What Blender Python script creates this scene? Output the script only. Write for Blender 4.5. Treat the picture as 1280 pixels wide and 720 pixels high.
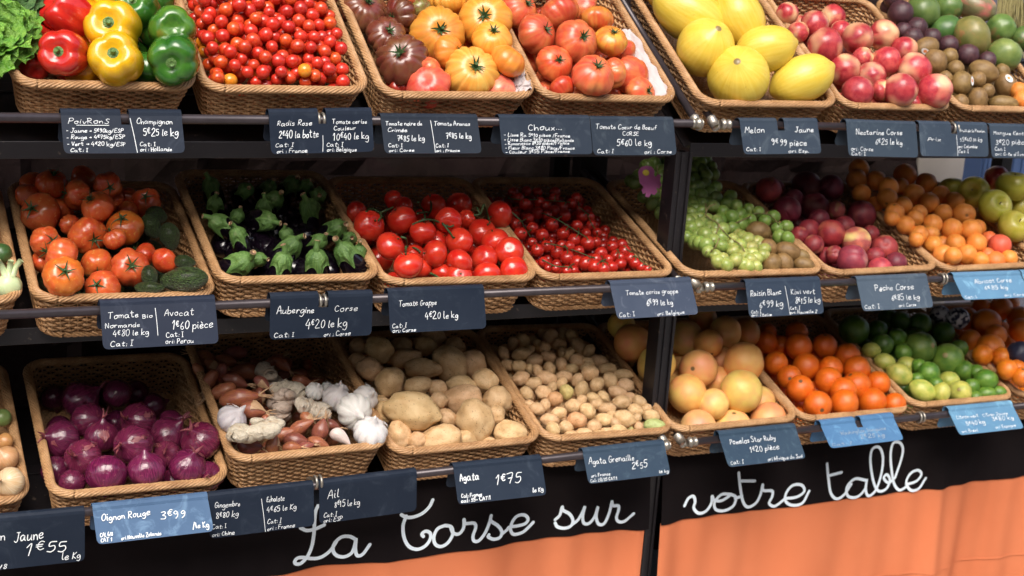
import bpy, bmesh, math, random
from mathutils import Vector, Matrix, Quaternion, noise as mnoise
R = math.radians
rng = random.Random(7)
for o in list(bpy.data.objects): bpy.data.objects.remove(o)
scene = bpy.context.scene
C = scene.collection

# ------------------------------------------------------------------ camera
YAW, PIT, ROL, FPX = 0.4673, 0.2305, 0.0720, 1740.5
EYE = Vector((-0.7073, -2.9885, 1.5608))
FW = Vector((math.sin(YAW)*math.cos(PIT), math.cos(YAW)*math.cos(PIT), -math.sin(PIT)))
_r = Vector((math.cos(YAW), -math.sin(YAW), 0)); _u = _r.cross(FW)
RT = _r*math.cos(ROL) + _u*math.sin(ROL)
UP = -_r*math.sin(ROL) + _u*math.cos(ROL)
BK = -FW
cam_data = bpy.data.cameras.new('camera'); cam = bpy.data.objects.new('camera', cam_data); C.objects.link(cam)
cam_data.sensor_width = 36; cam_data.lens = 36*FPX/1280
cam_data.clip_start = 0.05; cam_data.clip_end = 2000
cam.matrix_world = Matrix(((RT.x, UP.x, BK.x, EYE.x), (RT.y, UP.y, BK.y, EYE.y), (RT.z, UP.z, BK.z, EYE.z), (0, 0, 0, 1)))
cam_data.dof.use_dof = True; cam_data.dof.focus_distance = 3.12; cam_data.dof.aperture_fstop = 4.5
scene.camera = cam

# ------------------------------------------------------------------ light
SUN_EL, SUN_AZ = R(51), R(-152)         # azimuth measured from +Y towards +X
w = bpy.data.worlds.new('World'); scene.world = w; w.use_nodes = True
nt = w.node_tree; nt.nodes.clear()
sky = nt.nodes.new('ShaderNodeTexSky'); sky.sky_type = 'NISHITA'; sky.sun_disc = False
sky.sun_elevation = SUN_EL; sky.sun_rotation = SUN_AZ; sky.dust_density = 4.0; sky.air_density = 1.0; sky.ozone_density = 1.0
hs = nt.nodes.new('ShaderNodeHueSaturation'); hs.inputs['Saturation'].default_value = 0.85
bg = nt.nodes.new('ShaderNodeBackground'); bg.inputs['Strength'].default_value = 0.12
wo = nt.nodes.new('ShaderNodeOutputWorld')
nt.links.new(sky.outputs[0], hs.inputs['Color']); nt.links.new(hs.outputs[0], bg.inputs['Color']); nt.links.new(bg.outputs[0], wo.inputs['Surface'])
sl = bpy.data.lights.new('sun', 'SUN'); sl.energy = 1.5; sl.angle = R(36); sl.color = (1.0, 0.95, 0.88)
so = bpy.data.objects.new('sun', sl); C.objects.link(so)
sd = Vector((math.sin(SUN_AZ)*math.cos(SUN_EL), math.cos(SUN_AZ)*math.cos(SUN_EL), math.sin(SUN_EL)))
so.rotation_euler = sd.to_track_quat('Z', 'Y').to_euler()
so.location = (-2, -6, 8)
scene.view_settings.view_transform = 'Standard'; scene.view_settings.look = 'None'
scene.view_settings.gamma = 1.0; scene.view_settings.use_curve_mapping = False
scene.view_settings.exposure = 1.0

# ------------------------------------------------------------------ helpers
def ray(px, py):
    return (RT*((px-640)/FPX) + UP*((360-py)/FPX) + FW)          # depth 1 along the axis
def at(px, py, Y):
    d = ray(px, py); t = (Y-EYE.y)/d.y
    return EYE + d*t
def proj(P):
    d = P-EYE; z = d.dot(FW)
    return 640+FPX*d.dot(RT)/z, 360-FPX*d.dot(UP)/z, z
def tag(o, label=None, cat=None, group=None, kind=None):
    if label: o['label'] = label
    if cat: o['category'] = cat
    if group: o['group'] = group
    if kind: o['kind'] = kind
    return o
def new_obj(name, me, parent=None):
    o = bpy.data.objects.new(name, me); C.objects.link(o)
    if parent: o.parent = parent
    return o
def empty(name, loc=(0, 0, 0)):
    o = bpy.data.objects.new(name, None); C.objects.link(o); o.location = loc; o.empty_display_size = 0.02
    return o
class MB:
    def __init__(s): s.v = []; s.f = []; s.m = []
    def add(s, vs, fs, mi=0):
        k = len(s.v); s.v += [tuple(v) for v in vs]; s.f += [tuple(i+k for i in f) for f in fs]; s.m += [mi]*len(fs)
    def box(s, c, d, rot=None, mi=0):
        hx, hy, hz = d[0]/2, d[1]/2, d[2]/2
        vs = [Vector((x, y, z)) for x in (-hx, hx) for y in (-hy, hy) for z in (-hz, hz)]
        if rot is not None: vs = [rot @ v for v in vs]
        vs = [v+Vector(c) for v in vs]
        s.add(vs, [(0, 1, 3, 2), (4, 6, 7, 5), (0, 4, 5, 1), (2, 3, 7, 6), (0, 2, 6, 4), (1, 5, 7, 3)], mi)
    def tube(s, pts, rad, sides=6, closed=False, mi=0, cap=True):
        pts = [Vector(p) for p in pts]; n = len(pts)
        rads = rad if isinstance(rad, (list, tuple)) else [rad]*n
        vs = []; nrm = None
        for i, p in enumerate(pts):
            a = pts[(i-1) % n] if (closed or i > 0) else p
            b = pts[(i+1) % n] if (closed or i < n-1) else p
            t = (b-a)
            t = t.normalized() if t.length > 1e-9 else Vector((0, 0, 1))
            if nrm is None:
                nrm = t.orthogonal().normalized()
                if abs(t.z) < .9: nrm = (Vector((0, 0, 1)) - t*t.z).normalized()
            nrm = (nrm - t*nrm.dot(t)).normalized(); bn = t.cross(nrm)
            for k in range(sides):
                an = 2*math.pi*k/sides
                vs.append(p + (nrm*math.cos(an)+bn*math.sin(an))*rads[i])
        fs = []
        for i in range(n if closed else n-1):
            j = (i+1) % n
            for k in range(sides):
                k2 = (k+1) % sides
                fs.append((i*sides+k, j*sides+k, j*sides+k2, i*sides+k2))
        if cap and not closed:
            fs.append(tuple(range(sides))[::-1]); fs.append(tuple((n-1)*sides+k for k in range(sides)))
        s.add(vs, fs, mi)
    def grid(s, nu, nv, fn, mi=0):
        vs = [fn(i/nu, j/nv) for j in range(nv+1) for i in range(nu+1)]
        s.add(vs, [(j*(nu+1)+i, j*(nu+1)+i+1, (j+1)*(nu+1)+i+1, (j+1)*(nu+1)+i) for j in range(nv) for i in range(nu)], mi)
    def rev(s, nu, nv, fn, mi=0):
        """closed lat-long surface; fn(theta, phi) -> point, phi 0 at +z"""
        vs = [fn(0, 0)]
        for j in range(1, nv):
            for i in range(nu): vs.append(fn(2*math.pi*i/nu, math.pi*j/nv))
        vs.append(fn(0, math.pi)); L = len(vs)-1; fs = []
        for i in range(nu):
            i2 = (i+1) % nu
            fs.append((0, 1+i, 1+i2)); fs.append((L, L-nu+i2, L-nu+i))
            for j in range(nv-2): fs.append((1+j*nu+i, 1+(j+1)*nu+i, 1+(j+1)*nu+i2, 1+j*nu+i2))
        s.add(vs, fs, mi)
    def mesh(s, name, mats, smooth=True):
        me = bpy.data.meshes.new(name); me.from_pydata(s.v, [], s.f)
        for m in (mats if isinstance(mats, (list, tuple)) else [mats]): me.materials.append(m)
        me.polygons.foreach_set('material_index', s.m)
        me.polygons.foreach_set('use_smooth', [smooth]*len(s.f)); me.update()
        return me
def bevel_mesh(me, w=0.002, seg=2):
    bm = bmesh.new(); bm.from_mesh(me)
    bmesh.ops.bevel(bm, geom=[e for e in bm.edges], offset=w, segments=seg, profile=.5, affect='EDGES')
    bm.to_mesh(me); bm.free(); me.polygons.foreach_set('use_smooth', [False]*len(me.polygons)); return me
def cat_rom(pts, n=5, closed=False):
    pts = [Vector(p) for p in pts]; out = []; N = len(pts)
    if N < 3: return pts
    for i in range(N if closed else N-1):
        p0 = pts[(i-1) % N] if (closed or i > 0) else pts[0]*2-pts[1]
        p1 = pts[i]; p2 = pts[(i+1) % N]
        p3 = pts[(i+2) % N] if (closed or i < N-2) else pts[-1]*2-pts[-2]
        for k in range(n):
            t = k/n
            out.append(0.5*((2*p1)+(p2-p0)*t+(2*p0-5*p1+4*p2-p3)*t*t+(3*p1-p0-3*p2+p3)*t**3))
    if not closed: out.append(pts[-1])
    return out

# ------------------------------------------------------------------ materials
class NT:
    def __init__(s, name):
        s.m = bpy.data.materials.new(name); s.m.use_nodes = True; s.t = s.m.node_tree
        s.b = s.t.nodes['Principled BSDF']; s.out = s.t.nodes['Material Output']
        s._oi = None; s._tc = None
    def n(s, ty, **kw):
        x = s.t.nodes.new('ShaderNode'+ty)
        for k, v in kw.items(): setattr(x, k, v)
        return x
    def l(s, a, b): s.t.links.new(a, b)
    def oi(s):
        if not s._oi: s._oi = s.n('ObjectInfo')
        return s._oi
    def coord(s, kind='Object'):
        if not s._tc: s._tc = s.n('TexCoord')
        return s._tc.outputs[kind]
    def math(s, op, a, b=None, c=None):
        x = s.n('Math', operation=op)
        for i, v in enumerate((a, b, c)):
            if v is None: continue
            if isinstance(v, (int, float)): x.inputs[i].default_value = v
            else: s.l(v, x.inputs[i])
        return x.outputs[0]
    def vmath(s, op, a, b=None):
        x = s.n('VectorMath', operation=op)
        for i, v in enumerate((a, b)):
            if v is None: continue
            if isinstance(v, (tuple, list)): x.inputs[i].default_value = v
            else: s.l(v, x.inputs[i])
        return x.outputs[0]
    def rcoord(s):
        """object coordinates shifted by the object's random number"""
        x = s.n('CombineXYZ'); r = s.oi().outputs['Random']
        s.l(s.math('MULTIPLY', r, 37.0), x.inputs[0]); s.l(s.math('MULTIPLY', r, 91.0), x.inputs[1]); s.l(s.math('MULTIPLY', r, 53.0), x.inputs[2])
        return s.vmath('ADD', s.coord(), x.outputs[0])
    def meridian(s, k=3.0, kz=.4):
        """coordinates that run in streaks from pole to pole"""
        sep = s.n('SeparateXYZ'); s.l(s.coord(), sep.inputs[0])
        c = s.n('CombineXYZ'); s.l(sep.outputs[0], c.inputs[0]); s.l(sep.outputs[1], c.inputs[1])
        nn = s.vmath('NORMALIZE', c.outputs[0])
        nn2 = s.n('VectorMath', operation='SCALE'); s.l(nn, nn2.inputs[0]); nn2.inputs['Scale'].default_value = k
        c2 = s.n('CombineXYZ'); s.l(s.math('MULTIPLY_ADD', sep.outputs[2], kz, s.math('MULTIPLY', s.oi().outputs['Random'], 61.0)), c2.inputs[2])
        return s.vmath('ADD', nn2.outputs[0], c2.outputs[0])
    def noise(s, vec, scale, detail=3, rough=.55, dist=0):
        x = s.n('TexNoise'); x.inputs['Scale'].default_value = scale; x.inputs['Detail'].default_value = detail
        x.inputs['Roughness'].default_value = rough; x.inputs['Distortion'].default_value = dist
        s.l(vec, x.inputs['Vector']); return x.outputs['Fac']
    def ramp(s, fac, stops, interp='LINEAR'):
        x = s.n('ValToRGB'); x.color_ramp.interpolation = interp
        el = x.color_ramp.elements
        while len(el) > 1: el.remove(el[-1])
        for i, (p, c) in enumerate(stops):
            e = el[0] if i == 0 else el.new(p)
            e.position = p; e.color = (*c, 1) if len(c) == 3 else c
        s.l(fac, x.inputs[0]); return x.outputs['Color']
    def mix(s, fac, a, b, mode='MIX'):
        x = s.n('Mix', data_type='RGBA', blend_type=mode)
        for i, v in ((0, fac), (6, a), (7, b)):
            if isinstance(v, (int, float)): x.inputs[i].default_value = v
            elif isinstance(v, (tuple, list)): x.inputs[i].default_value = (*v, 1)
            else: s.l(v, x.inputs[i])
        return x.outputs[2]
    def step(s, fac, a, b):
        x = s.n('MapRange'); x.inputs[1].default_value = a; x.inputs[2].default_value = b; x.clamp = True
        s.l(fac, x.inputs[0]); return x.outputs[0]
    def bump(s, h, strength=.2, dist=.01):
        x = s.n('Bump'); x.inputs['Strength'].default_value = strength; x.inputs['Distance'].default_value = dist
        s.l(h, x.inputs['Height']); s.l(x.outputs[0], s.b.inputs['Normal'])
    def fin(s, col, rough=.4, coat=0, sss=0, sssr=(.6, .3, .15), sscale=.004, spec=.5, metal=0):
        if isinstance(col, (tuple, list)): s.b.inputs['Base Color'].default_value = (*col, 1)
        else: s.l(col, s.b.inputs['Base Color'])
        if isinstance(rough, (int, float)): s.b.inputs['Roughness'].default_value = rough
        else: s.l(rough, s.b.inputs['Roughness'])
        s.b.inputs['Coat Weight'].default_value = coat; s.b.inputs['Coat Roughness'].default_value = .15
        s.b.inputs['Subsurface Weight'].default_value = sss
        s.b.inputs['Subsurface Radius'].default_value = sssr; s.b.inputs['Subsurface Scale'].default_value = sscale
        s.b.inputs['Specular IOR Level'].default_value = spec; s.b.inputs['Metallic'].default_value = metal
        return s.m
    def polespot(s, col, spotcol, edge=(.975, .99)):
        sep = s.n('SeparateXYZ'); s.l(s.vmath('NORMALIZE', s.coord()), sep.inputs[0])
        return s.mix(s.step(sep.outputs[2], *edge), col, spotcol)

def simple(name, col, rough=.5, var=.25, scale=8, coat=0, metal=0, bump=0, sss=0, spec=.5):
    k = NT(name); f = k.noise(k.rcoord(), scale, 4)
    c = k.mix(f, tuple(x*(1-var) for x in col), tuple(min(1, x*(1+var)) for x in col))
    if bump: k.bump(k.noise(k.rcoord(), scale*4, 4), bump, .01)
    return k.fin(c, rough, coat, sss, metal=metal, spec=spec)

def tinted(k, c):                               # times the object's own colour
    return k.mix(1.0, c, k.oi().outputs['Color'], 'MULTIPLY')

def mat_wicker():
    k = NT('wicker')
    f = k.noise(k.rcoord(), 26, 3); f2 = k.noise(k.coord(), 210, 3)
    c = k.ramp(f, [(.25, (.36, .195, .084)), (.5, (.51, .295, .138)), (.75, (.64, .40, .205))])
    c = k.mix(k.step(f2, .35, .7), c, k.mix(1.0, c, (.72, .66, .6), 'MULTIPLY'))
    c = k.mix(k.math('MULTIPLY', k.oi().outputs['Random'], .35), c, k.mix(1, c, (.78, .74, .72), 'MULTIPLY'))
    k.bump(f2, .25, .002)
    return k.fin(c, k.math('MULTIPLY_ADD', f2, .3, .3), spec=.45)
def mat_skin(name, a, b, scale=2.2, lo=.35, hi=.65, rough=.25, coat=.25, sss=.12, bump=0, bscale=40, streak=False, c3=None, thr3=(.62, .75), c3s=None, pole=None, poleedge=(.975, .99), specks=None, speckscale=30, speckthr=(.70, .78)):
    k = NT(name)
    vec = k.meridian() if streak else k.rcoord()
    f = k.noise(vec, scale, 3, dist=.3)
    c = k.mix(k.step(f, lo, hi), a, b)
    if c3 is not None:
        f3 = k.noise(k.vmath('ADD', k.rcoord(), (5.2, 1.7, 9.1)), scale*.7 if c3s is None else c3s, 3 if c3s is None else 1.2)
        c = k.mix(k.step(f3, *thr3), c, c3)
    if specks is not None:
        f4 = k.noise(k.rcoord(), speckscale, 2)
        c = k.mix(k.step(f4, *speckthr), c, specks)
    if pole is not None: c = k.polespot(c, pole, poleedge)
    c = tinted(k, c)
    if bump: k.bump(k.noise(k.rcoord(), bscale, 3), bump, .02)
    return k.fin(c, rough, coat, sss)

M = {}
M['wicker'] = mat_wicker()
M['cherry'] = mat_skin('cherry_tomato_skin', (.56, .022, .012), (.66, .045, .018), rough=.22, coat=.3)
M['orange_cherry'] = mat_skin('orange_cherry_skin', (.72, .20, .015), (.75, .30, .02), rough=.22, coat=.3)
M['tomato'] = mat_skin('tomato_skin', (.57, .065, .02), (.66, .17, .038), 1.3, .35, .85, rough=.26, coat=.2, c3=(.50, .16, .04), thr3=(.55, .85), specks=(.66, .26, .08), speckscale=5, speckthr=(.58, .8))
M['vine_tomato'] = mat_skin('vine_tomato_skin', (.55, .016, .010), (.62, .045, .018), 1.2, rough=.2, coat=.35)
M['purple_tomato'] = mat_skin('purple_tomato_skin', (.13, .025, .018), (.17, .075, .03), 1.6, .35, .7, rough=.25, coat=.3, c3=(.20, .03, .02), thr3=(.5, .8))
M['yellow_tomato'] = mat_skin('yellow_tomato_skin', (.72, .24, .022), (.74, .40, .07), 1.5, .3, .75, rough=.32, coat=.08, streak=True, c3=(.70, .15, .03), thr3=(.55, .9))
M['beef_tomato'] = mat_skin('beef_tomato_skin', (.58, .065, .03), (.64, .16, .06), 1.6, .35, .75, rough=.3, coat=.12, streak=True, c3=(.66, .24, .07), thr3=(.45, .75))
M['red_pepper'] = mat_skin('red_pepper_skin', (.50, .015, .012), (.58, .03, .015), rough=.2, coat=.35)
M['yellow_pepper'] = mat_skin('yellow_pepper_skin', (.74, .37, .008), (.78, .45, .012), rough=.22, coat=.35)
M['green_pepper'] = mat_skin('green_pepper_skin', (.022, .11, .012), (.06, .19, .022), 1.5, rough=.22, coat=.35, c3=(.12, .14, .02), thr3=(.6, .8))
M['melon'] = mat_skin('melon_skin', (.76, .51, .045), (.82, .60, .10), 3, .3, .7, rough=.36, coat=.08, bump=.05, bscale=9, streak=True, specks=(.60, .36, .03), speckscale=9, speckthr=(.66, .8), pole=(.25, .17, .06), poleedge=(.992, .996))
M['nectarine'] = mat_skin('nectarine_skin', (.33, .014, .03), (.52, .06, .065), 2.2, rough=.3, coat=.1, c3=(.76, .44, .25), thr3=(.47, .68), c3s=.75, specks=(.62, .20, .14), speckscale=26, speckthr=(.60, .78))
M['peach'] = mat_skin('peach_skin', (.20, .018, .03), (.33, .035, .04), 1.8, rough=.5, coat=0, c3=(.58, .25, .14), thr3=(.58, .85), c3s=.7, specks=(.4, .12, .09), speckscale=30, speckthr=(.62, .8))
M['apricot'] = mat_skin('apricot_skin', (.70, .215, .03), (.74, .275, .05), 1.8, rough=.48, coat=0, c3=(.66, .12, .03), thr3=(.66, .85), bump=.08, bscale=60, pole=(.25, .10, .02), poleedge=(.985, .995))
M['apple'] = mat_skin('apple_skin', (.42, .40, .035), (.52, .46, .07), 2.0, rough=.33, coat=.1, specks=(.33, .25, .05), speckscale=40, speckthr=(.68, .76))
M['mango'] = mat_skin('mango_skin', (.065, .13, .028), (.16, .23, .06), 1.2, .3, .75, rough=.38, coat=.05, c3=(.38, .12, .08), thr3=(.55, .78), specks=(.22, .26, .1), speckscale=45, speckthr=(.66, .74))
M['passion'] = mat_skin('passion_fruit_skin', (.05, .018, .025), (.09, .035, .04), 3, rough=.42, coat=.05, bump=.2, bscale=14, specks=(.18, .12, .11), speckscale=45)
M['kiwi'] = mat_skin('kiwi_skin', (.17, .095, .028), (.27, .165, .058), 2, rough=.5, coat=0, sss=0, bump=.14, bscale=70, specks=(.13, .06, .02), speckscale=50, pole=(.1, .05, .02))
M['avocado'] = mat_skin('avocado_skin', (.03, .06, .018), (.075, .12, .03), 9, rough=.38, coat=.1, sss=0, bump=1.0, bscale=9, c3=(.022, .018, .014), thr3=(.50, .66), specks=(.11, .15, .05), speckscale=12, speckthr=(.6, .72))
M['aubergine'] = mat_skin('aubergine_skin', (.004, .0025, .005), (.007, .0035, .008), rough=.16, coat=.4, sss=0)
M['calyx_green'] = mat_skin('calyx_green', (.06, .14, .03), (.13, .235, .055), 3, rough=.5, coat=0, sss=0, bump=.3, bscale=14, c3=(.22, .25, .11), thr3=(.6, .85), streak=True)
M['stem_green'] = mat_skin('stem_green', (.022, .055, .014), (.055, .105, .03), 3, rough=.55, coat=0, sss=0)
M['grape'] = mat_skin('grape_skin', (.21, .28, .06), (.33, .385, .11), 1.0, rough=.34, coat=.06, sss=.3, c3=(.46, .46, .17), thr3=(.5, .8))
M['twig'] = simple('twig', (.22, .17, .07), .7, .4, 10)
M['grapefruit'] = mat_skin('grapefruit_skin', (.80, .43, .13), (.82, .56, .18), 1.1, rough=.42, coat=.05, bump=.14, bscale=55, c3=(.82, .34, .17), thr3=(.46, .72), specks=(.60, .26, .07), speckscale=60, speckthr=(.64, .76), pole=(.16, .12, .04), poleedge=(.990, .996))
M['orange'] = mat_skin('orange_skin', (.68, .16, .008), (.74, .22, .012), 1.6, rough=.38, coat=.08, bump=.16, bscale=50, pole=(.12, .09, .03), poleedge=(.986, .993))
M['lime'] = mat_skin('lime_skin', (.06, .16, .018), (.14, .25, .03), 1.6, rough=.34, coat=.1, bump=.16, bscale=42, pole=(.20, .19, .06), poleedge=(.98, .993))
M['pale_lime'] = mat_skin('pale_lime_skin', (.42, .44, .07), (.55, .52, .12), 1.8, rough=.36, coat=.08, bump=.16, bscale=42, c3=(.25, .35, .06), thr3=(.5, .8), pole=(.25, .2, .06), poleedge=(.98, .993))
M['potato'] = mat_skin('potato_skin', (.56, .345, .16), (.67, .455, .245), 2.0, rough=.6, coat=0, sss=.05, bump=.12, bscale=18, specks=(.20, .11, .04), speckscale=12, speckthr=(.64, .70), c3=(.43, .26, .11), thr3=(.55, .8))
M['onion_red'] = mat_skin('red_onion_skin', (.055, .005, .021), (.20, .023, .075), 7, .3, .75, rough=.23, coat=.3, streak=True, c3=(.26, .08, .085), thr3=(.60, .8), bump=.14, bscale=5)
M['onion_yellow'] = mat_skin('yellow_onion_skin', (.55, .27, .10), (.66, .42, .22), 4, .3, .75, rough=.35, coat=.1, streak=True)
M['shallot'] = mat_skin('shallot_skin', (.25, .065, .032), (.43, .17, .08), 8, .3, .75, rough=.38, coat=.05, streak=True, c3=(.25, .06, .07), thr3=(.5, .8))
M['husk'] = mat_skin('dry_husk', (.16, .03, .05), (.30, .085, .085), 5, rough=.5, coat=0, streak=True)
M['tan_husk'] = mat_skin('tan_husk', (.42, .24, .12), (.52, .34, .2), 5, rough=.6, coat=0, streak=True)
M['garlic'] = mat_skin('garlic_skin', (.66, .61, .57), (.74, .71, .68), 3.5, .3, .7, rough=.5, coat=0, sss=.1, streak=True, c3=(.55, .44, .46), thr3=(.58, .85), bump=.15, bscale=8)
M['ginger'] = mat_skin('ginger_skin', (.50, .42, .32), (.62, .54, .43), 3, rough=.65, coat=0, sss=.05, bump=.4, bscale=9, c3=(.40, .29, .19), thr3=(.55, .75))
M['leaf'] = mat_skin('lettuce_leaf', (.085, .25, .018), (.20, .39, .045), 3, rough=.42, coat=.05, sss=0, bump=.5, bscale=12)
M['dark_leaf'] = mat_skin('dark_leaf', (.045, .12, .03), (.10, .20, .05), 3, rough=.45, coat=.05, sss=0, bump=.5, bscale=12)
M['pale_green'] = mat_skin('pale_green_skin', (.45, .56, .28), (.62, .70, .42), 2, rough=.4, coat=.05, streak=True)
M['courgette'] = mat_skin('courgette_skin', (.035, .10, .025), (.09, .19, .055), 5, rough=.35, coat=.1, streak=True)
M['paper'] = simple('tissue_paper', (.52, .46, .45), .7, .04, 6, sss=.0)
M['sticker'] = simple('sticker_white', (.8, .78, .74), .4, .03)
M['sticker_spot'] = simple('sticker_orange', (.75, .25, .08), .4, .03)
M['pink'] = simple('pink_card', (.60, .17, .45), .6, .12, 20)
M['yellow_spot'] = simple('yellow_card_spot', (.70, .55, .06), .6, .1, 20)
M['straw'] = simple('straw', (.36, .31, .13), .7, .4, 12)
M['wrap'] = NT('orange_tissue_wrap')
_k = M['wrap']; M['wrap'] = _k.fin(_k.mix(_k.step(_k.noise(_k.rcoord(), 2.2, 3), .46, .54), (.02, .022, .06), (.62, .60, .64)), .5)
M['navy_wrap'] = simple('navy_wrap', (.016, .018, .04), .5, .4, 5)

def mat_metal_dark():
    k = NT('dark_painted_steel')
    f = k.noise(k.coord('Generated'), 30, 5); f2 = k.noise(k.coord(), 60, 4)
    c = k.mix(f, (.009, .008, .010), (.019, .016, .018))
    c = k.mix(k.step(f2, .66, .74), c, (.10, .075, .06))
    k.bump(f2, .08, .003)
    return k.fin(c, k.math('MULTIPLY_ADD', f2, .25, .25), coat=.1)
M['steel_dark'] = mat_metal_dark()
M['rail'] = simple('rail_steel', (.055, .045, .05), .32, .35, 40, metal=.35)
M['zinc'] = simple('zinc_fitting', (.36, .33, .28), .38, .3, 90, metal=.75)
def mat_slate():
    k = NT('slate_board')
    f = k.noise(k.rcoord(), 9, 5, .65); f2 = k.noise(k.rcoord(), 60, 4)
    c = k.mix(f, (.009, .014, .026), (.018, .026, .042))
    sm = k.step(k.noise(k.rcoord(), 14, 5, .7, 1.5), .55, .78)
    c = k.mix(k.math('MULTIPLY', sm, .2), c, (.11, .14, .18))     # wiped chalk
    k.bump(f2, .03, .002)
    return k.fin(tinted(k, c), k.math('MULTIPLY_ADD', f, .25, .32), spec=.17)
M['slate'] = mat_slate()
M['chalk'] = simple('chalk_pen', (.80, .84, .86), .7, .08, 50)
M['faint_chalk'] = simple('faint_chalk', (.30, .36, .42), .7, .2, 50)
def mat_cloth(name, a, b):
    k = NT(name); f = k.noise(k.coord(), 5, 5)
    wv = k.n('TexWave'); wv.inputs['Scale'].default_value = 260; wv.inputs['Distortion'].default_value = 1
    k.l(k.coord(), wv.inputs['Vector']); k.bump(wv.outputs['Fac'], .12, .001)
    return k.fin(k.mix(f, a, b), .9, spec=.06)
M['black_cloth'] = mat_cloth('black_cloth', (.007, .005, .006), (.013, .010, .010))
M['orange_cloth'] = mat_cloth('orange_cloth', (.62, .175, .075), (.69, .225, .105))
M['white_stroke'] = simple('white_fabric_paint', (.80, .90, 1.0), .7, .05, 30)
def mat_stone():
    k = NT('stone_wall')
    v = k.n('TexVoronoi'); v.inputs['Scale'].default_value = 4.2; v.feature = 'F1'; k.l(k.coord(), v.inputs['Vector'])
    f = k.noise(k.coord(), 12, 6)
    c = k.mix(f, k.mix(.25, (.022, .014, .014), v.outputs['Color'], 'MULTIPLY'), (.052, .035, .033))
    k.bump(k.noise(k.coord(), 40, 5), .5, .01)
    return k.fin(c, .95, spec=.08)
M['stone'] = mat_stone()
M['plaster'] = simple('pale_plaster', (.62, .56, .50), .85, .12, 6, bump=.1)
M['pavement'] = simple('pavement_stone', (.26, .24, .22), .85, .25, 1.5, bump=.1)
M['blue_plastic'] = simple('blue_plastic', (.05, .09, .20), .5, .2)
M['purple_plastic'] = simple('purple_cloth', (.12, .05, .18), .6, .2)
M['cardboard'] = simple('cardboard', (.42, .30, .19), .8, .15)
M['render_wall'] = simple('ochre_render', (.34, .26, .18), .9, .2, 1.2)
M['shutter'] = simple('shutter_paint', (.10, .14, .13), .6, .2)
M['window_glass'] = simple('window_glass', (.02, .025, .03), .1, .2)
M['unseen_awning'] = mat_cloth('unseen_awning_cloth', (.10, .06, .05), (.14, .08, .06))
M['yard'] = simple('yard_plaster', (.12, .12, .15), .9, .3, 3)

# ------------------------------------------------------------------ the setting
GZ = -.42                                        # ground level
g = MB(); g.grid(1, 1, lambda u, v: Vector((-400+800*u, -400+800*v, GZ)))
tag(new_obj('pavement', g.mesh('pavement', M['pavement'])), kind='structure')

def wall_fn(x0, x1, z0, z1, y, amp, seed):
    def fn(u, v):
        x = x0+(x1-x0)*u; z = z0+(z1-z0)*v
        d = mnoise.cell(Vector((x*4.5+mnoise.noise(Vector((x*3, z*3, seed)))*.8, z*6.5, seed)))
        return Vector((x, y - amp*d - amp*.5*mnoise.noise(Vector((x*14, z*14, seed))), z))
    return fn
XW = at(1146, 215, .82).x; XP = at(1209, 215, .80).x
b = MB(); b.grid(150, 90, wall_fn(-3.0, XW, GZ, 3.6, .84, .035, 3.1))
b.box(((-3.0+XW)/2, 1.0, 1.6), (XW+3.0-.02, .28, 3.2))
tag(new_obj('stone_wall', b.mesh('stone_wall', M['stone'], False)), 'rough brown stone wall in shadow behind the tiered display', 'wall')
b = MB(); b.box(((XW+XP)/2+.003, .96, 1.6), (XP-XW, .28, 3.2))
tag(new_obj('wall_pier', bevel_mesh(b.mesh('wall_pier', M['plaster'], False), .006)), 'pale plaster pier at the right end of the stone wall', 'wall')

b = MB(); b.grid(40, 6, lambda u, v: Vector((-3+7.5*u, .80-.62*v, 2.42-.16*v+.012*math.sin(u*60)*v)))  # added out of view to keep sky light off the wall
tag(new_obj('unseen_awning', b.mesh('unseen_awning', M['unseen_awning'])), 'brown cloth canopy added out of view above the top shelf', 'unseen_awning')
b = MB(); b.box((XP+3.2, 2.6, GZ+2.0), (7.2, .25, 4.0))
tag(new_obj('yard_wall', b.mesh('yard_wall', M['yard'], False)), 'dim grey wall of the yard seen through the gap beyond the pale pier', 'wall')
# the house across the narrow street: it shades the stand from the low sky
b = MB(); FY = -9.5
b.box((0, FY-2, GZ+3.6), (44, 4, 7.2))
hs_ = new_obj('house_facade', b.mesh('house_facade', M['render_wall'], False))
tag(hs_, 'ochre rendered house front with shuttered windows across the street', 'house')
wmb = MB(); wmb.box((0, 0, 0), (1.1, .10, 1.7)); wme = wmb.mesh('window', M['window_glass'], False)
smb = MB(); smb.box((-.86, .04, 0), (.55, .05, 1.75)); smb.box((.86, .04, 0), (.55, .05, 1.75)); smb.box((0, .05, -.92), (1.3, .2, .08)); sme = smb.mesh('shutters', M['shutter'], False)
for fl in range(2):
    for k in range(9):
        o_ = new_obj('window', wme, hs_); o_.location = (-18+k*4.5, FY+.02, GZ+2+fl*2.9)
        o2 = new_obj('shutters', sme, o_)

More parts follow.
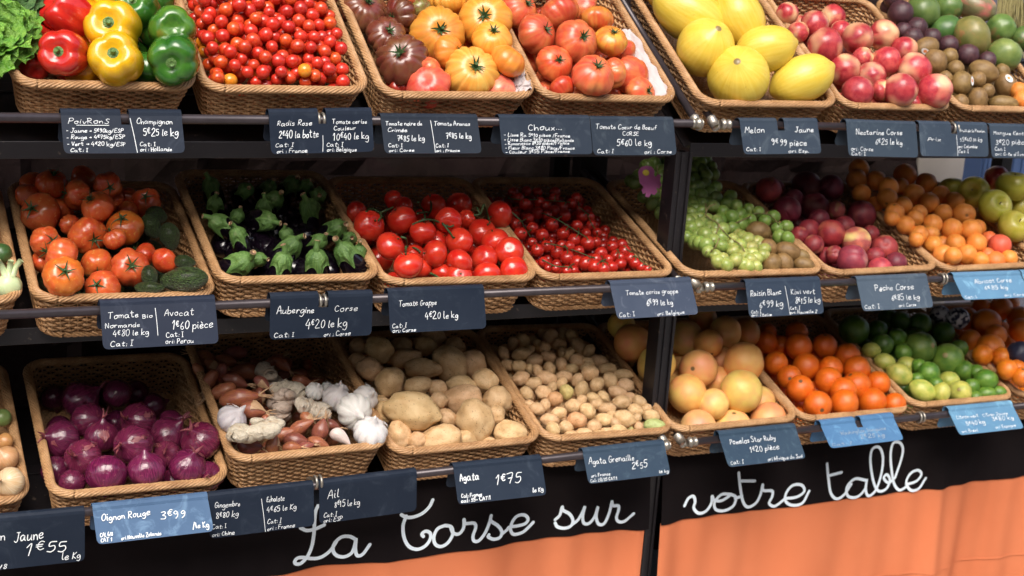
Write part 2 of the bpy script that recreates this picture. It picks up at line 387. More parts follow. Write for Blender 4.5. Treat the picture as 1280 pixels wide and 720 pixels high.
# ------------------------------------------------------------------ baskets
BW, BD, BH, BI = 0.40, 0.517, 0.112, 0.022
def rrect(w, d, r, n, cx, cy):
    """n points evenly along a rounded rectangle, with outward normals"""
    segs = []
    L = [(w-2*r), math.pi*r/2, (d-2*r), math.pi*r/2]*2; tot = sum(L)
    out = []
    cs = [(cx+w/2-r, cy-d/2+r, -90), (cx+w/2-r, cy+d/2-r, 0), (cx-w/2+r, cy+d/2-r, 90), (cx-w/2+r, cy-d/2+r, 180)]
    st = [((cx-w/2+r, cy-d/2), (1, 0), (0, -1)), ((cx+w/2, cy-d/2+r), (0, 1), (1, 0)), ((cx+w/2-r, cy+d/2), (-1, 0), (0, 1)), ((cx-w/2, cy+d/2-r), (0, -1), (-1, 0))]
    for i in range(n):
        s = tot*i/n; k = 0
        while s > L[k]: s -= L[k]; k += 1
        q = k//2
        if k % 2 == 0:
            p, t, nn = st[q]; out.append((p[0]+t[0]*s, p[1]+t[1]*s, nn[0], nn[1]))
        else:
            ccx, ccy, a0 = cs[q]; a = R(a0)+s/r; out.append((ccx+r*math.cos(a), ccy+r*math.sin(a), math.cos(a), math.sin(a)))
    return out
NST = 84
def basket_meshes():
    cx, cy = BW/2, BD/2
    wall = MB(); rows = 13
    lev = lambda f: rrect(BW-.022-2*BI*f, BD-.022-2*BI*f, .044-.006*f, NST*4, cx, cy)
    for k in range(rows):
        f = (k+.8)/rows; pts = lev(f)
        z = -.006 - (BH-.010)*f
        out = []
        for i, (x, y, nx, ny) in enumerate(pts):
            jit = .0007*math.sin(i*.7+k*2.1)
            o = (.0038+jit)*math.cos(2*math.pi*i/8 + math.pi*k)
            out.append((x+nx*o, y+ny*o, z+.0006*math.sin(i*.31+k)))
        wall.tube(out, .0034, 6, closed=True)
    top, bot = lev(0), lev(1)
    for i in range(NST):
        a, c = top[i*4], bot[i*4]
        wall.tube([(a[0], a[1], -.002), (c[0], c[1], -BH)], .0026, 5)
    rim = MB(); path = rrect(BW-.020, BD-.020, .046, 460, cx, cy); S = 8; turns = 17
    for s_ in range(S):
        out = []
        for i, (x, y, nx, ny) in enumerate(path):
            a = 2*math.pi*(turns*i/460 + s_/S)
            o = .0080*math.cos(a); zz = .0062*math.sin(a)-.003
            out.append((x+nx*o, y+ny*o, zz))
        rim.tube(out, .0033, 6, closed=True)
    foot = MB(); path = rrect(BW-.018-2*BI, BD-.018-2*BI, .045, 360, cx, cy); S = 4; turns = 26
    for s_ in range(S):
        out = []
        for i, (x, y, nx, ny) in enumerate(path):
            a = 2*math.pi*(-turns*i/360 + s_/S)
            out.append((x+nx*.0045*math.cos(a), y+ny*.0045*math.cos(a), -BH+.001+.0045*math.sin(a)))
        foot.tube(out, .0032, 5, closed=True)
    base = MB(); nW = 44
    w2, d2 = BW-.03-2*BI, BD-.03-2*BI
    for k in range(nW):
        y = cy-d2/2+d2*(k+.5)/nW
        base.tube([(cx-w2/2+w2*i/56, y, -BH+.003+.0025*math.cos(math.pi*(i+k))) for i in range(57)], .0052, 4)
    return [('wall', wall), ('rim', rim), ('foot_border', foot), ('base', base)]
bparts = [(n, mb.mesh('basket_'+n, M['wicker'])) for n, mb in basket_meshes()]
TILT, TILT0 = R(19.6), R(33.5)
class Basket:
    def __init__(s, key, fl, fr, label, tilt=TILT, y=0.0):
        A = at(*fl, y) if len(fl) == 2 else Vector(fl); B_ = at(*fr, y) if len(fr) == 2 else Vector(fr)
        s.key = key; s.o = A; s.u = (B_-A).normalized(); s.w = (B_-A).length
        v = Vector((0, math.cos(tilt), math.sin(tilt))); s.v = (v - s.u*v.dot(s.u)).normalized(); s.n = s.u.cross(s.v)
        s.sx = s.w/BW
        m = Matrix((( *(s.u*s.sx), ), ( *s.v, ), ( *s.n, ))).transposed().to_4x4(); m.translation = A
        e = empty('wicker_basket'); e.matrix_world = m; s.obj = e
        tag(e, label, 'basket', 'wicker baskets on the tiered display')
        for n, me in bparts: new_obj(n, me, e)
    def W(s, u, v, n): return s.o + s.u*(u*s.sx) + s.v*v + s.n*n
    def loc(s, P):
        d = P-s.o; return Vector((d.dot(s.u)/s.sx, d.dot(s.v), d.dot(s.n)))

def nx(b, gap=.012, w=.40):
    a = b.o + b.u*(b.w+gap); return tuple(a), tuple(a + b.u*w)
def pv(b, gap=.012, w=.40):
    a = b.o - b.u*gap; return tuple(a - b.u*w), tuple(a)
BK_ = {}
TOPROW = ('pep', 'let', 'che', 'hei', 'coe', 'mel', 'nec', 'man')
def mk(key, fl, fr, label, **k):
    if key in TOPROW: k['tilt'] = TILT0
    BK_[key] = Basket(key, fl, fr, label, **k); return BK_[key]
RV = 'wicker basket '
mk('pep', (14, 107), (250, 112), 'tan wicker basket holding red, yellow and green bell peppers')
mk('let', *pv(Basket.__new__(Basket)) if False else (tuple(BK_['pep'].o - BK_['pep'].u*.414 + Vector((0, 0, .012))), tuple(BK_['pep'].o - BK_['pep'].u*.014 + Vector((0, 0, .012)))), 'tan wicker basket of lettuce, cut off at the top left corner')
mk('che', (252, 113), (466, 116), 'tan wicker basket heaped with loose red cherry tomatoes')
mk('hei', (476, 121), (675, 122), 'tan wicker basket of purple and yellow heirloom tomatoes')
mk('coe', (676, 123), (852, 127), 'tan wicker basket of large pinkish beef tomatoes with white paper')
mk('mel', (876, 131), (1053, 133), 'tan wicker basket of big yellow melons')
mk('nec', (1054, 134), (1195, 137), 'tan wicker basket of red and cream nectarines')
mk('man', *nx(BK_['nec'], .008), 'tan wicker basket of mangoes, passion fruit and brown kiwis at top right')
mk('tom', (40, 376), (274, 370), 'tan wicker basket of knobbly orange tomatoes and dark avocados')
mk('cou', *pv(BK_['tom'], .014), 'tan wicker basket of courgette and fennel at the left edge of the middle shelf')
mk('aub', (272, 353), (480, 347), 'tan wicker basket of black aubergines with green caps')
mk('gra', (478, 355), (678, 349), 'tan wicker basket of large red vine tomatoes')
mk('cgr', (676, 349), (849, 343), 'tan wicker basket of small dark red vine cherry tomatoes')
mk('rai', (856, 345), (1036, 340), 'tan wicker basket of white grapes and brown kiwis beside the post')
mk('pec', (1036, 343), (1179, 335), 'tan wicker basket of dark red peaches')
mk('apr', (1178, 338), (1312, 331), 'tan wicker basket piled with orange apricots')
mk('app', *nx(BK_['apr'], .008), 'tan wicker basket of yellow green apples at the right edge')
mk('oni', (61, 623), (290, 602), 'tan wicker basket of red onions, its back half empty')
mk('yon', *pv(BK_['oni'], .035), 'tan wicker basket of yellow onions at the left edge of the bottom shelf')
mk('sha', (287, 578), (491, 557), 'tan wicker basket of shallots, ginger and white garlic', y=0.0)
mk('aga', (490, 569), (682, 550), 'tan wicker basket of large yellow potatoes')
mk('gre', (679, 551), (847, 539), 'tan wicker basket of small new potatoes')
mk('pom', (840, 540), (1004, 524), 'tan wicker basket of pink and yellow grapefruits')
mk('ora', (1001, 526), (1143, 513), 'tan wicker basket of shiny deep orange oranges')
mk('lim', (1141, 509), (1273, 497), 'tan wicker basket of green limes and pale lemons')
mk('ron', *nx(BK_['lim'], .008), 'tan wicker basket of oranges, some tissue wrapped, at the bottom right')

# ------------------------------------------------------------------ the stand
RAILY, RAILR = -0.018, 0.0105
BEAMY = 0.108
stand = empty('market_display_stand', (1.32, .11, 0))
tag(stand, 'dark steel three tier market stand carrying wicker baskets, with post between two bays', 'display stand')
inv = Matrix.Translation(-stand.location)
def spart(name, mb, m, smooth=False, bev=0, parent=None):
    me = mb.mesh(name, m, smooth)
    if bev: bevel_mesh(me, bev)
    me.transform(inv if parent is None else inv)
    return new_obj(name, me, parent or stand)
def ext(p, q, x):
    t = (x-p.x)/(q.x-p.x); return p+(q-p)*t
XL0, XL1, XR0, XR1 = -1.35, 1.285, 1.365, 3.0
rails = {}
for row, (l0, l1, r0, r1) in enumerate([((0, 147), (850, 154), (878, 155), (1280, 162)), ((0, 393.5), (860, 356), (880, 359), (1180, 348.5)), ((0, 652), (840, 556), (870, 552), (1280, 507))]):
    for side, (a, c, xa, xb) in enumerate([(l0, l1, XL0, XL1), (r0, r1, XR0, XR1)]):
        p, q = at(*a, RAILY), at(*c, RAILY)
        P, Q = ext(p, q, xa), ext(p, q, xb)
        rails[row, side] = (P, Q)
        mb = MB(); mb.tube([P, Q], RAILR, 14); spart('price_rail', mb, M['rail'], True)
        # front beam of the shelf (an L-shaped angle) and the tilted shelf frame
        up = Vector((0, 0, 1)); drop = -.066
        f0 = Vector((P.x-.01, BEAMY, P.z+drop)); f1 = Vector((Q.x+.01, BEAMY, Q.z+drop))
        dx = (f1-f0).normalized()
        rot = Matrix((dx, Vector((0, 1, 0)), dx.cross(Vector((0, 1, 0))))).transposed()
        L = (f1-f0).length; mid = (f0+f1)/2
        mb = MB(); mb.box(mid+Vector((0, .003, -.019)), (L, .006, .038), rot)
        spart('shelf_beam', mb, M['steel_dark'], bev=.0015)
        mb = MB(); tl = TILT0 if row == 0 else TILT; vd = Vector((0, math.cos(tl), math.sin(tl)))
        for fx in [0.0, .33, .66, 1.0]:
            s0 = f0+(f1-f0)*fx + Vector((0, .012, -.012)); s1 = s0 + vd*.47
            rr = Matrix((dx, vd, dx.cross(vd))).transposed()
            mb.box((s0+s1)/2, (.03, .47, .006), rr)
        for d in (.2, .46):
            s0 = mid + Vector((0, .012, -.012)) + vd*d - dx.cross(vd)*.0065
            mb.box(s0, (L, .03, .006), rr)
        spart('shelf_frame', mb, M['steel_dark'], bev=.001)
        mb = MB(); mb.box(mid + Vector((0, .012, -.012)) + vd*.25 - dx.cross(vd)*.012, (L-.02, .46, .003), rr)
        spart('light_block_tray', mb, M['steel_dark'])  # unseen sheet added to stop light leaking down through the shelf
        # side pipe that runs back from the rail end
        E = Q if side == 0 else P
        mb = MB(); e0 = E + Vector((.014 if side == 0 else -.014, .02, -.004))
        mb.tube([e0, e0+vd*.62], .0105, 12); spart('side_pipe', mb, M['rail'], True)
        # zinc fittings: collar on the rail, knuckle at the corner
        s_ = -1 if side == 0 else 1
        mb = MB()
        dr = (Q-P).normalized()*s_
        prof = [(0, .0114), (.006, .0118), (.008, .0148), (.013, .0148), (.015, .0118), (.024, .0118), (.025, .0135), (.029, .0135), (.031, .0110)]
        e1 = E - dr*.012
        mb.tube([e1+dr*a_ for a_, _ in prof], [b_ for _, b_ in prof], 14)
        mb.tube([e0-vd*.012, e0+vd*.004, e0+vd*.006, e0+vd*.024], [.012, .012, .0132, .0132], 12)
        spart('pipe_fitting', mb, M['zinc'], True)
# rail hooks (rings) seen in the sign notches
def hook(px, py):
    p = at(px, py, RAILY); mb = MB()
    ring = [p + Vector((0, .0145*math.cos(a), .0145*math.sin(a))) for a in [2*math.pi*i/18 for i in range(18)]]
    for dx in (-.006, .006): mb.tube([q+Vector((dx, 0, 0)) for q in ring], .0034, 8, closed=True)
    mb.tube([p+Vector((0, .014, -.004)), p+Vector((0, .06, -.012)), p+Vector((0, .10, -.03))], .004, 8)
    spart('rail_hook', mb, M['zinc'], True)
for h_ in ((400, 150), (402, 376.5), (397, 602.5), (1192, 160.5), (1178, 348.5), (1150, 521.5)): hook(*h_)
# posts
xr = at(864, 180, BEAMY+.005).x
pr = at(812, 720, BEAMY+.005).x
xr = (xr+pr)/2
ZP = rails[0, 0][1].z-.093; ZM = (ZP+GZ)/2
def post(x1, w_=.052):
    mb = MB()
    # a U channel: two flanges and a web, open groove to the front
    y0 = BEAMY-.004
    mb.box((x1-w_+.004, y0+.028, ZM), (.008, .056, ZP-GZ)); mb.box((x1-.004, y0+.028, ZM), (.008, .056, ZP-GZ))
    mb.box((x1-w_/2, y0+.010, ZM), (w_-.0162, .006, ZP-GZ))
    mb.box((x1-w_/2, y0+.005, ZM), (.012, .0038, ZP-GZ))
    spart('post', mb, M['steel_dark'], bev=.001)
post(xr)
post(-1.32); post(3.01)
for x in (-1.32, xr-.02, 3.01):
    mb = MB(); mb.box((x-.03, .60, (1.3+GZ)/2), (.05, .05, 1.3-GZ)); spart('rear_post', mb, M['steel_dark'], bev=.002)
for px in (700, 747):                                    # dark uprights in front of the wall
    p = at(px, 205, .70); mb = MB(); mb.box((p.x, .70, (1.3+GZ)/2), (.055, .03, 1.3-GZ)); spart('back_strut', mb, M['steel_dark'], bev=.002)

# ------------------------------------------------------------------ fabric skirts with the painted slogan
CY = BEAMY-.004
def fold(x, z, amt=1.0):
    d = max(0, .19-z); e = min(1, d/.12)
    wr = math.exp(-((math.sin(x*9.5+1.2*math.sin(x*2.3)))/.34)**2) + .7*math.exp(-((math.sin(x*6.1+2+math.sin(x*3.7)))/.28)**2)
    return CY - amt*(.003*math.sin(x*9+1) + d*(.045*math.sin(x*11.0+.6*math.sin(x*3.1)) + .024*math.sin(x*23+2)) + e*.009*wr - e*.004*math.sin(x*47+3*math.sin(x*5)))
def skirt(name_label, x0, x1, side, e0, e1, inward):
    P, Q = rails[2, side]
    top = lambda x: ext(P, Q, x).z-.066
    p, q = at(*e0, CY), at(*e1, CY)
    edge = lambda x: ext(p, q, x).z
    def xx(u, z):
        x = x0+(x1-x0)*u
        if inward > 0 and u > .985: x -= (u-.985)/.015*.014*max(0, (.30-z)/.3)
        return x
    mb = MB()
    def lo(u, v):
        x = x0+(x1-x0)*u; z = edge(x)+.004 - (edge(x)-GZ-.012)*v; return Vector((xx(u, z), fold(x, z)+.001, z))
    mb.grid(260, 24, lo)
    # a stitched hem line near the bottom
    s = new_obj('fabric_skirt', mb.mesh('skirt_cloth', M['orange_cloth']))
    tag(s, name_label, 'cloth skirt', 'cloth skirts of the stand')
    mb = MB()
    mb.grid(200, 8, lambda u, v: Vector((xx(u, .3), fold(x0+(x1-x0)*u, top(x0+(x1-x0)*u)*(1-v)+edge(x0+(x1-x0)*u)*v)-.003, top(x0+(x1-x0)*u)*(1-v)+edge(x0+(x1-x0)*u)*v)))
    new_obj('black_band', mb.mesh('skirt_band', M['black_cloth']), s)
    mb = MB(); h0, h1 = at(1110, 718, CY), at(1280, 692, CY)
    mb.grid(260, 2, lambda u, v: (lambda x: (lambda z: Vector((x, fold(x, z)-.0012-.0006*(v > .3), z)))(ext(h0, h1, x).z+.004-.008*v))(x0+.003+(x1-x0-.006)*u))
    new_obj('hem', mb.mesh('skirt_hem', M['orange_cloth']), s)
    return s
SKL = skirt('orange cloth skirt with black band lettered La Corse sur, left bay', XL0, at(806, 659, CY).x, 0, (540, 692), (804, 658), 1)
SKR = skirt('orange cloth skirt with black band lettered votre table, right bay', at(821, 655, CY).x, XR1, 1, (822, 653), (1280, 595), 0)

def ribbon(mb, pts3, nrm, hw, taper=True, mi=0):
    """flat painted stroke: pts3 world points on a surface, nrm facing normal"""
    n = len(pts3)
    if n < 2: return
    vs = []
    for i, p in enumerate(pts3):
        a = pts3[max(i-1, 0)]; c = pts3[min(i+1, n-1)]
        t = (c-a)
        if t.length < 1e-9: t = Vector((1, 0, 0))
        s = nrm.cross(t.normalized()); s.normalize()
        vs += [p+s*hw, p-s*hw]
    fs = [(2*i, 2*i+1, 2*i+3, 2*i+2) for i in range(n-1)]
    # round ends
    for e, sgn in ((0, -1), (n-1, 1)):
        p = pts3[e]; t = (pts3[min(e+1, n-1)]-pts3[max(e-1, 0)]).normalized()*sgn; s = nrm.cross(t).normalized()
        k = len(vs); vs.append(p + nrm*0)
        for j in range(7):
            a = math.pi*j/6; vs.append(p + s*hw*math.cos(a) + t*hw*math.sin(a))
        fs += [(k, k+1+j, k+2+j) for j in range(6)]
    mb.add(vs, fs, mi)
def slogan(strokes, ox, oy, sc, parent, mb, hw=.0047):
    for st in strokes:
        q = [Vector((x, y)) for x, y in st]
        q = cat_rom(q, 8)
        pts = []
        for k, xy in enumerate(q):
            P = at(ox+xy[0]/sc, oy+xy[1]/sc, CY-.006)
            P.y = fold(P.x, P.z)-.0045-.0003*(len(mb.v) % 7)/7; pts.append(P)
        ribbon(mb, pts, Vector((0, -1, 0)), hw)
def word(nm, par):
    global mb
    new_obj(nm, mb.mesh(nm, M['white_stroke'], False), par); mb = MB()
mb = MB()
slogan([[(678, 262), (660, 300), (655, 350), (654, 410), (645, 470), (625, 515), (592, 545), (566, 546), (559, 533), (575, 519), (605, 520), (640, 529), (675, 531), (705, 520), (735, 492), (760, 450)],
        [(588, 378), (620, 392), (660, 386), (702, 368)],
        [(846, 432), (820, 420), (785, 424), (755, 452), (746, 488), (762, 514), (795, 518), (828, 498), (843, 462), (849, 428), (846, 480), (855, 508), (880, 500), (912, 454)],
        ], 220, 560, 3.765, SKL, mb)
word('painted_word', SKL)
slogan([
        [(1208, 244), (1192, 275), (1160, 305), (1120, 322), (1085, 325), (1060, 314)],
        [(1082, 320), (1066, 365), (1070, 420), (1092, 458), (1130, 470), (1168, 455), (1192, 425), (1193, 398), (1172, 388), (1153, 400), (1160, 412)]], 220, 560, 3.765, SKL, mb)
slogan([[(62, 466), (25, 482), (6, 520), (12, 556), (42, 570), (78, 552), (102, 510), (95, 474), (62, 466)], [(92, 474), (104, 503), (132, 508), (155, 478), (158, 436)],
        [(158, 436), (165, 455), (205, 452), (214, 472), (200, 515), (204, 538), (225, 538), (255, 505), (280, 455), (292, 415)],
        [(292, 415), (290, 440), (325, 465), (345, 495), (335, 522), (302, 530), (275, 518), (278, 508)], [(342, 508), (372, 490), (388, 476), (430, 474), (470, 462), (484, 438), (465, 418), (428, 424), (402, 455), (395, 492), (415, 516), (455, 508), (485, 482), (510, 455)],
        ], 540, 540, 4, SKL, mb)
word('painted_word', SKL)
slogan([[(624, 445), (645, 420), (656, 378), (660, 395), (690, 412), (706, 442), (696, 470), (665, 484), (635, 480), (624, 462)], [(704, 462), (735, 440), (758, 405), (770, 378), (760, 425), (766, 460), (792, 464), (818, 430), (834, 378), (826, 425), (836, 462), (862, 458), (888, 405), (902, 350)],
        [(902, 350), (908, 370), (935, 372), (936, 395), (926, 430), (936, 450), (962, 446), (1000, 402)]], 540, 540, 4, SKL, mb)
word('painted_word', SKL)
slogan([[(150, 300), (162, 276), (178, 268), (184, 285), (180, 308), (196, 324), (222, 316), (240, 292), (242, 268), (250, 282), (275, 285), (300, 268)],
        [(305, 262), (275, 264), (252, 290), (258, 315), (285, 318), (312, 300), (320, 272), (305, 262)], [(318, 275), (340, 268)],
        [(330, 190), (335, 240), (344, 286), (362, 305), (386, 294), (402, 264), (410, 230)], [(335, 217), (385, 218)],
        [(410, 230), (412, 248), (440, 250), (440, 268), (430, 290), (448, 300), (480, 276)], [(480, 274), (520, 268), (546, 250), (538, 230), (510, 230), (488, 252), (482, 280), (502, 295), (538, 288), (563, 250)],
        ], 800, 520, 2.667, SKR, mb)
word('painted_word', SKR)
slogan([[(625, 160), (629, 212), (636, 258), (656, 276), (682, 262), (705, 228)], [(628, 200), (672, 188)],
        [(748, 212), (716, 210), (690, 238), (695, 268), (722, 270), (745, 242), (752, 210), (748, 245), (758, 264), (782, 245), (802, 190), (808, 135), (796, 104), (774, 110), (766, 150), (774, 215), (792, 248), (820, 240), (832, 212), (820, 194), (810, 206), (828, 222), (852, 206)],
        [(852, 206), (870, 150), (876, 110), (864, 88), (842, 92), (834, 140), (845, 215), (866, 248), (890, 234)], [(888, 228), (922, 214), (938, 194), (925, 180), (902, 190), (888, 220), (900, 246), (930, 240), (954, 208)]], 800, 520, 2.667, SKR, mb)
word('painted_word', SKR)

# ------------------------------------------------------------------ handwriting
G = {}
def gl(s):
    for line in s.strip().split('\n'):
        ch, rest = line[0], line[2:]
        G[ch] = [[tuple(float(v) for v in p.split(',')) for p in st.split(' ')] for st in rest.split(';')]
gl("""a 4,4 2,5 0,3 1,0 3,1 4,4 4,1 5,0
b 0,10 0,5 0,0.5 2,0 4,2 3,4.5 1,4
c 4,4 2,5 0,3 1,0.3 4,1
d 4,4 2,5 0,3 1,0 3,1 4,4 4.3,10 4,4 4.2,0
e 0.3,2.3 3,3 3.6,4.4 2,5 0,3 1,0 4,1
f 4,9 2.5,10 1.6,7 1.4,0;0,5 3.6,5.3
g 4,4 2,5 0,3 1,0.5 3,1.5 4,4 4,-1 2.5,-4 0,-3
h 0,10 0.2,0 1,4 3,5 4,3 4,0
i 0.6,5 0.4,1 1.2,0;0.6,7.3 0.9,7.7
j 1.5,5 1.4,-2 0,-4 -1,-3;1.5,7.3 1.8,7.7
k 0,10 0.1,0;3.6,5 0.3,2.3 4,0
l 0.5,9.5 0.4,2 1.2,0 1.8,0.5
m 0,5 0.2,0 0.6,4 2.2,5 2.8,3 2.8,0 3.3,4 5,5 5.6,3 5.8,0
n 0,5 0.2,0 0.8,4 2.8,5 3.8,3 4,0
o 2.4,5 0.2,3.4 1,0 3,0.3 4,3 2.4,5 4,4.7
p 0,5 0.1,-4;0.2,3 2,5 4,3.4 3,0 0.3,0.8
q 4,4 2,5 0,3 1,0 3,1 4,4 4,-4 5,-3
r 0,5 0.2,0 0.6,3.4 1.8,5 3.2,4.4
s 3.4,4.4 1.6,5 0.4,3.8 2.8,2 2,0.1 0,0.5
t 1.6,9 1.5,1.6 2.6,0 3.6,0.8;0,6.2 3.6,6.5
u 0,5 0.2,1 1.6,0 3.6,2 4,5 4,1 4.8,0
v 0,5 1.8,0 2.4,1 3.8,5
w 0,5 1,0 2.4,4 3.6,0 5,5
x 0,5 3.6,0;3.6,5 0,0
y 0,5 0.6,2 2,1.6 3.6,3 4,5 3.6,-2 1.6,-4 0,-3
z 0,5 3.6,5 0.2,0.2 4,0
A 0,0 1,6 2.6,10 3.8,6 5,0;0.6,3.6 4.8,4
B 0.4,10 0.2,0;0,9.6 3,10 4,8 2.4,5.6 0.6,5.4 4,4.6 4.4,2 2.6,0 0,0.2
C 4.6,8.4 2.6,10 0.6,7.4 0.2,3 2,0 4.8,1.2
D 0.5,10 0.3,0;0,9.8 3.4,9 4.8,5.4 3.4,1 0,0.2
E 4.2,9.8 0.5,9.6 0.3,5.2 0.2,0.3 4.2,0;0.4,5.2 3.4,5.4
F 4.4,9.8 0.5,9.6 0.3,0;0.4,5 3.4,5.4
G 4.6,8.4 2.6,10 0.5,7 0.3,2.6 2,0 4.2,1.4 4.4,4.4 2.6,4.4
H 0.2,10 0.2,0;4.4,10 4.4,0;0.2,5 4.4,5.2
I 1,10 1,0;0,10 2.2,10;0,0 2.2,0
J 3.6,10 3.4,2 2,0 0,1.4;1.6,10 5,10
K 0.3,10 0.2,0;4.4,10 0.3,4.6 4.6,0
L 0.6,10 0.4,0.3 4.2,0
M 0,0 0.6,10 2.8,4 5,10 5.6,0
N 0,0 0.4,10 4,0.2 4.4,10
O 2.6,10 0.3,7 0.4,2 2.6,0 4.8,3 4.6,8 2.6,10
P 0.5,10 0.3,0;0,9.4 3,10 4.4,7.6 3,5 0.6,4.8
R 0.5,10 0.3,0;0,9.4 3,10 4.3,7.6 3,5.2 0.6,5 4.6,0
S 4.4,8.6 2.6,10 0.8,8 2.4,5.4 4.4,3 2.6,0 0,1.2
T 2.4,9.8 2.2,0;-0.4,9.6 5.2,10
U 0.2,10 0.3,2.4 2.2,0 4.2,2.4 4.4,10
V 0,10 2.2,0 4.6,10
W 0,10 1.4,0 3,7 4.6,0 6.4,10
Z 0,10 4.6,10 0.2,0.2 5,0
1 -.6,7 1.2,10 1.1,0
2 0.2,8 2,10 4,8 2.4,4.4 0,0.3 4.6,0.2
3 0.2,9.4 3,10 3.6,7.4 1.4,5.4 4,3.6 3.2,0.4 0,0.6
4 2.6,10 0,3.6 4.6,3.8;3.6,6.4 3.2,-0.6
5 4.2,10 1,9.8 0.6,5.8 3.4,6 4,2.6 2.2,0 0,0.8
6 3.6,10 1,6 0.4,2 2.2,0 4,2.2 2.6,4.6 0.6,3
7 0,9.6 4.4,10 1.8,0;0.8,5 3.8,5.4
8 3.8,8.8 2,10 0.6,8 3.6,3.4 3,0.4 0.8,0.6 0.8,3 3.4,6.6 3.8,8.8
9 3.8,8 2.2,10 0.4,7.6 2,5.4 3.8,7.8 3.4,3 1.6,0
0 2.2,10 0.3,7 0.5,2 2.3,0 4.2,3 4,8 2.2,10
- 0.3,3.6 3,3.8
/ 0,-1 3.4,10
: 0.7,4 0.9,4.4;0.7,0.4 0.9,0.8
. 0.4,0 0.7,0.4
> 0,3.8 4,4;2.6,5.6 4.2,4 2.6,2.4
~ 0,0 1,1 2,0 3,1.2 4,0.2
' 0.6,9 0.9,8
""")
G['é'] = G['e'] + [[(1.6, 6.4), (3.2, 8.2)]]; G['è'] = G['e'] + [[(1, 8.2), (2.6, 6.4)]]; G['ê'] = G['e'] + [[(.6, 6.2), (2, 7.8), (3.4, 6.2)]]
G['É'] = G['E'] + [[(1.6, 11), (3.2, 12.6)]]
G['œ'] = G['o'][:1] + [[(x+3.6, y) for x, y in G['e'][0]]]
G['€'] = [[(4.6, 9), (3, 10), (1.4, 8), (1, 3), (2.6, .4), (4.6, 1.4)], [(0, 6.2), (3.8, 6.4)], [(0, 4), (3.4, 4.2)]]
def write(mb, A, X, T, N, Wd, H, x0, x1, y, size, text, rnd, hw, mi=0):
    """x0..x1, y, size are fractions of the board; y is the baseline measured from the top"""
    pen = 0; strokes = []
    for ch in text:
        if ch == ' ': pen += 3.2; continue
        g_ = G.get(ch) or G['-']
        wd = max(p[0] for s in g_ for p in s)
        sup = .72 if ch == '€' else 1.0; off = 3.0 if ch == '€' else 0
        jy = rnd.uniform(-.75, .75); rot = rnd.uniform(-.09, .10); sc = rnd.uniform(.85, 1.15)*sup
        for s in g_:
            strokes.append([(pen + (px*sc + py*(.10+rot)*sc), py*sc + jy + off) for px, py in s])
        pen += wd*sc + 1.7 + (1.6 if ch == '1' else 0)
    tot = pen-1.5; sx = (x1-x0)*.94*Wd/tot; sy = size*.78*H/10.0
    slope = rnd.uniform(-.015, .02)
    for s in strokes:
        q = cat_rom([Vector(p) for p in s], 4)
        pts = [A + X*(x0*Wd + p[0]*sx) + T*(y*H - p[1]*sy - slope*p[0]*sx) + N*(.0011) for p in q]
        ribbon(mb, pts, N, hw*rnd.uniform(.85, 1.15), mi=mi)

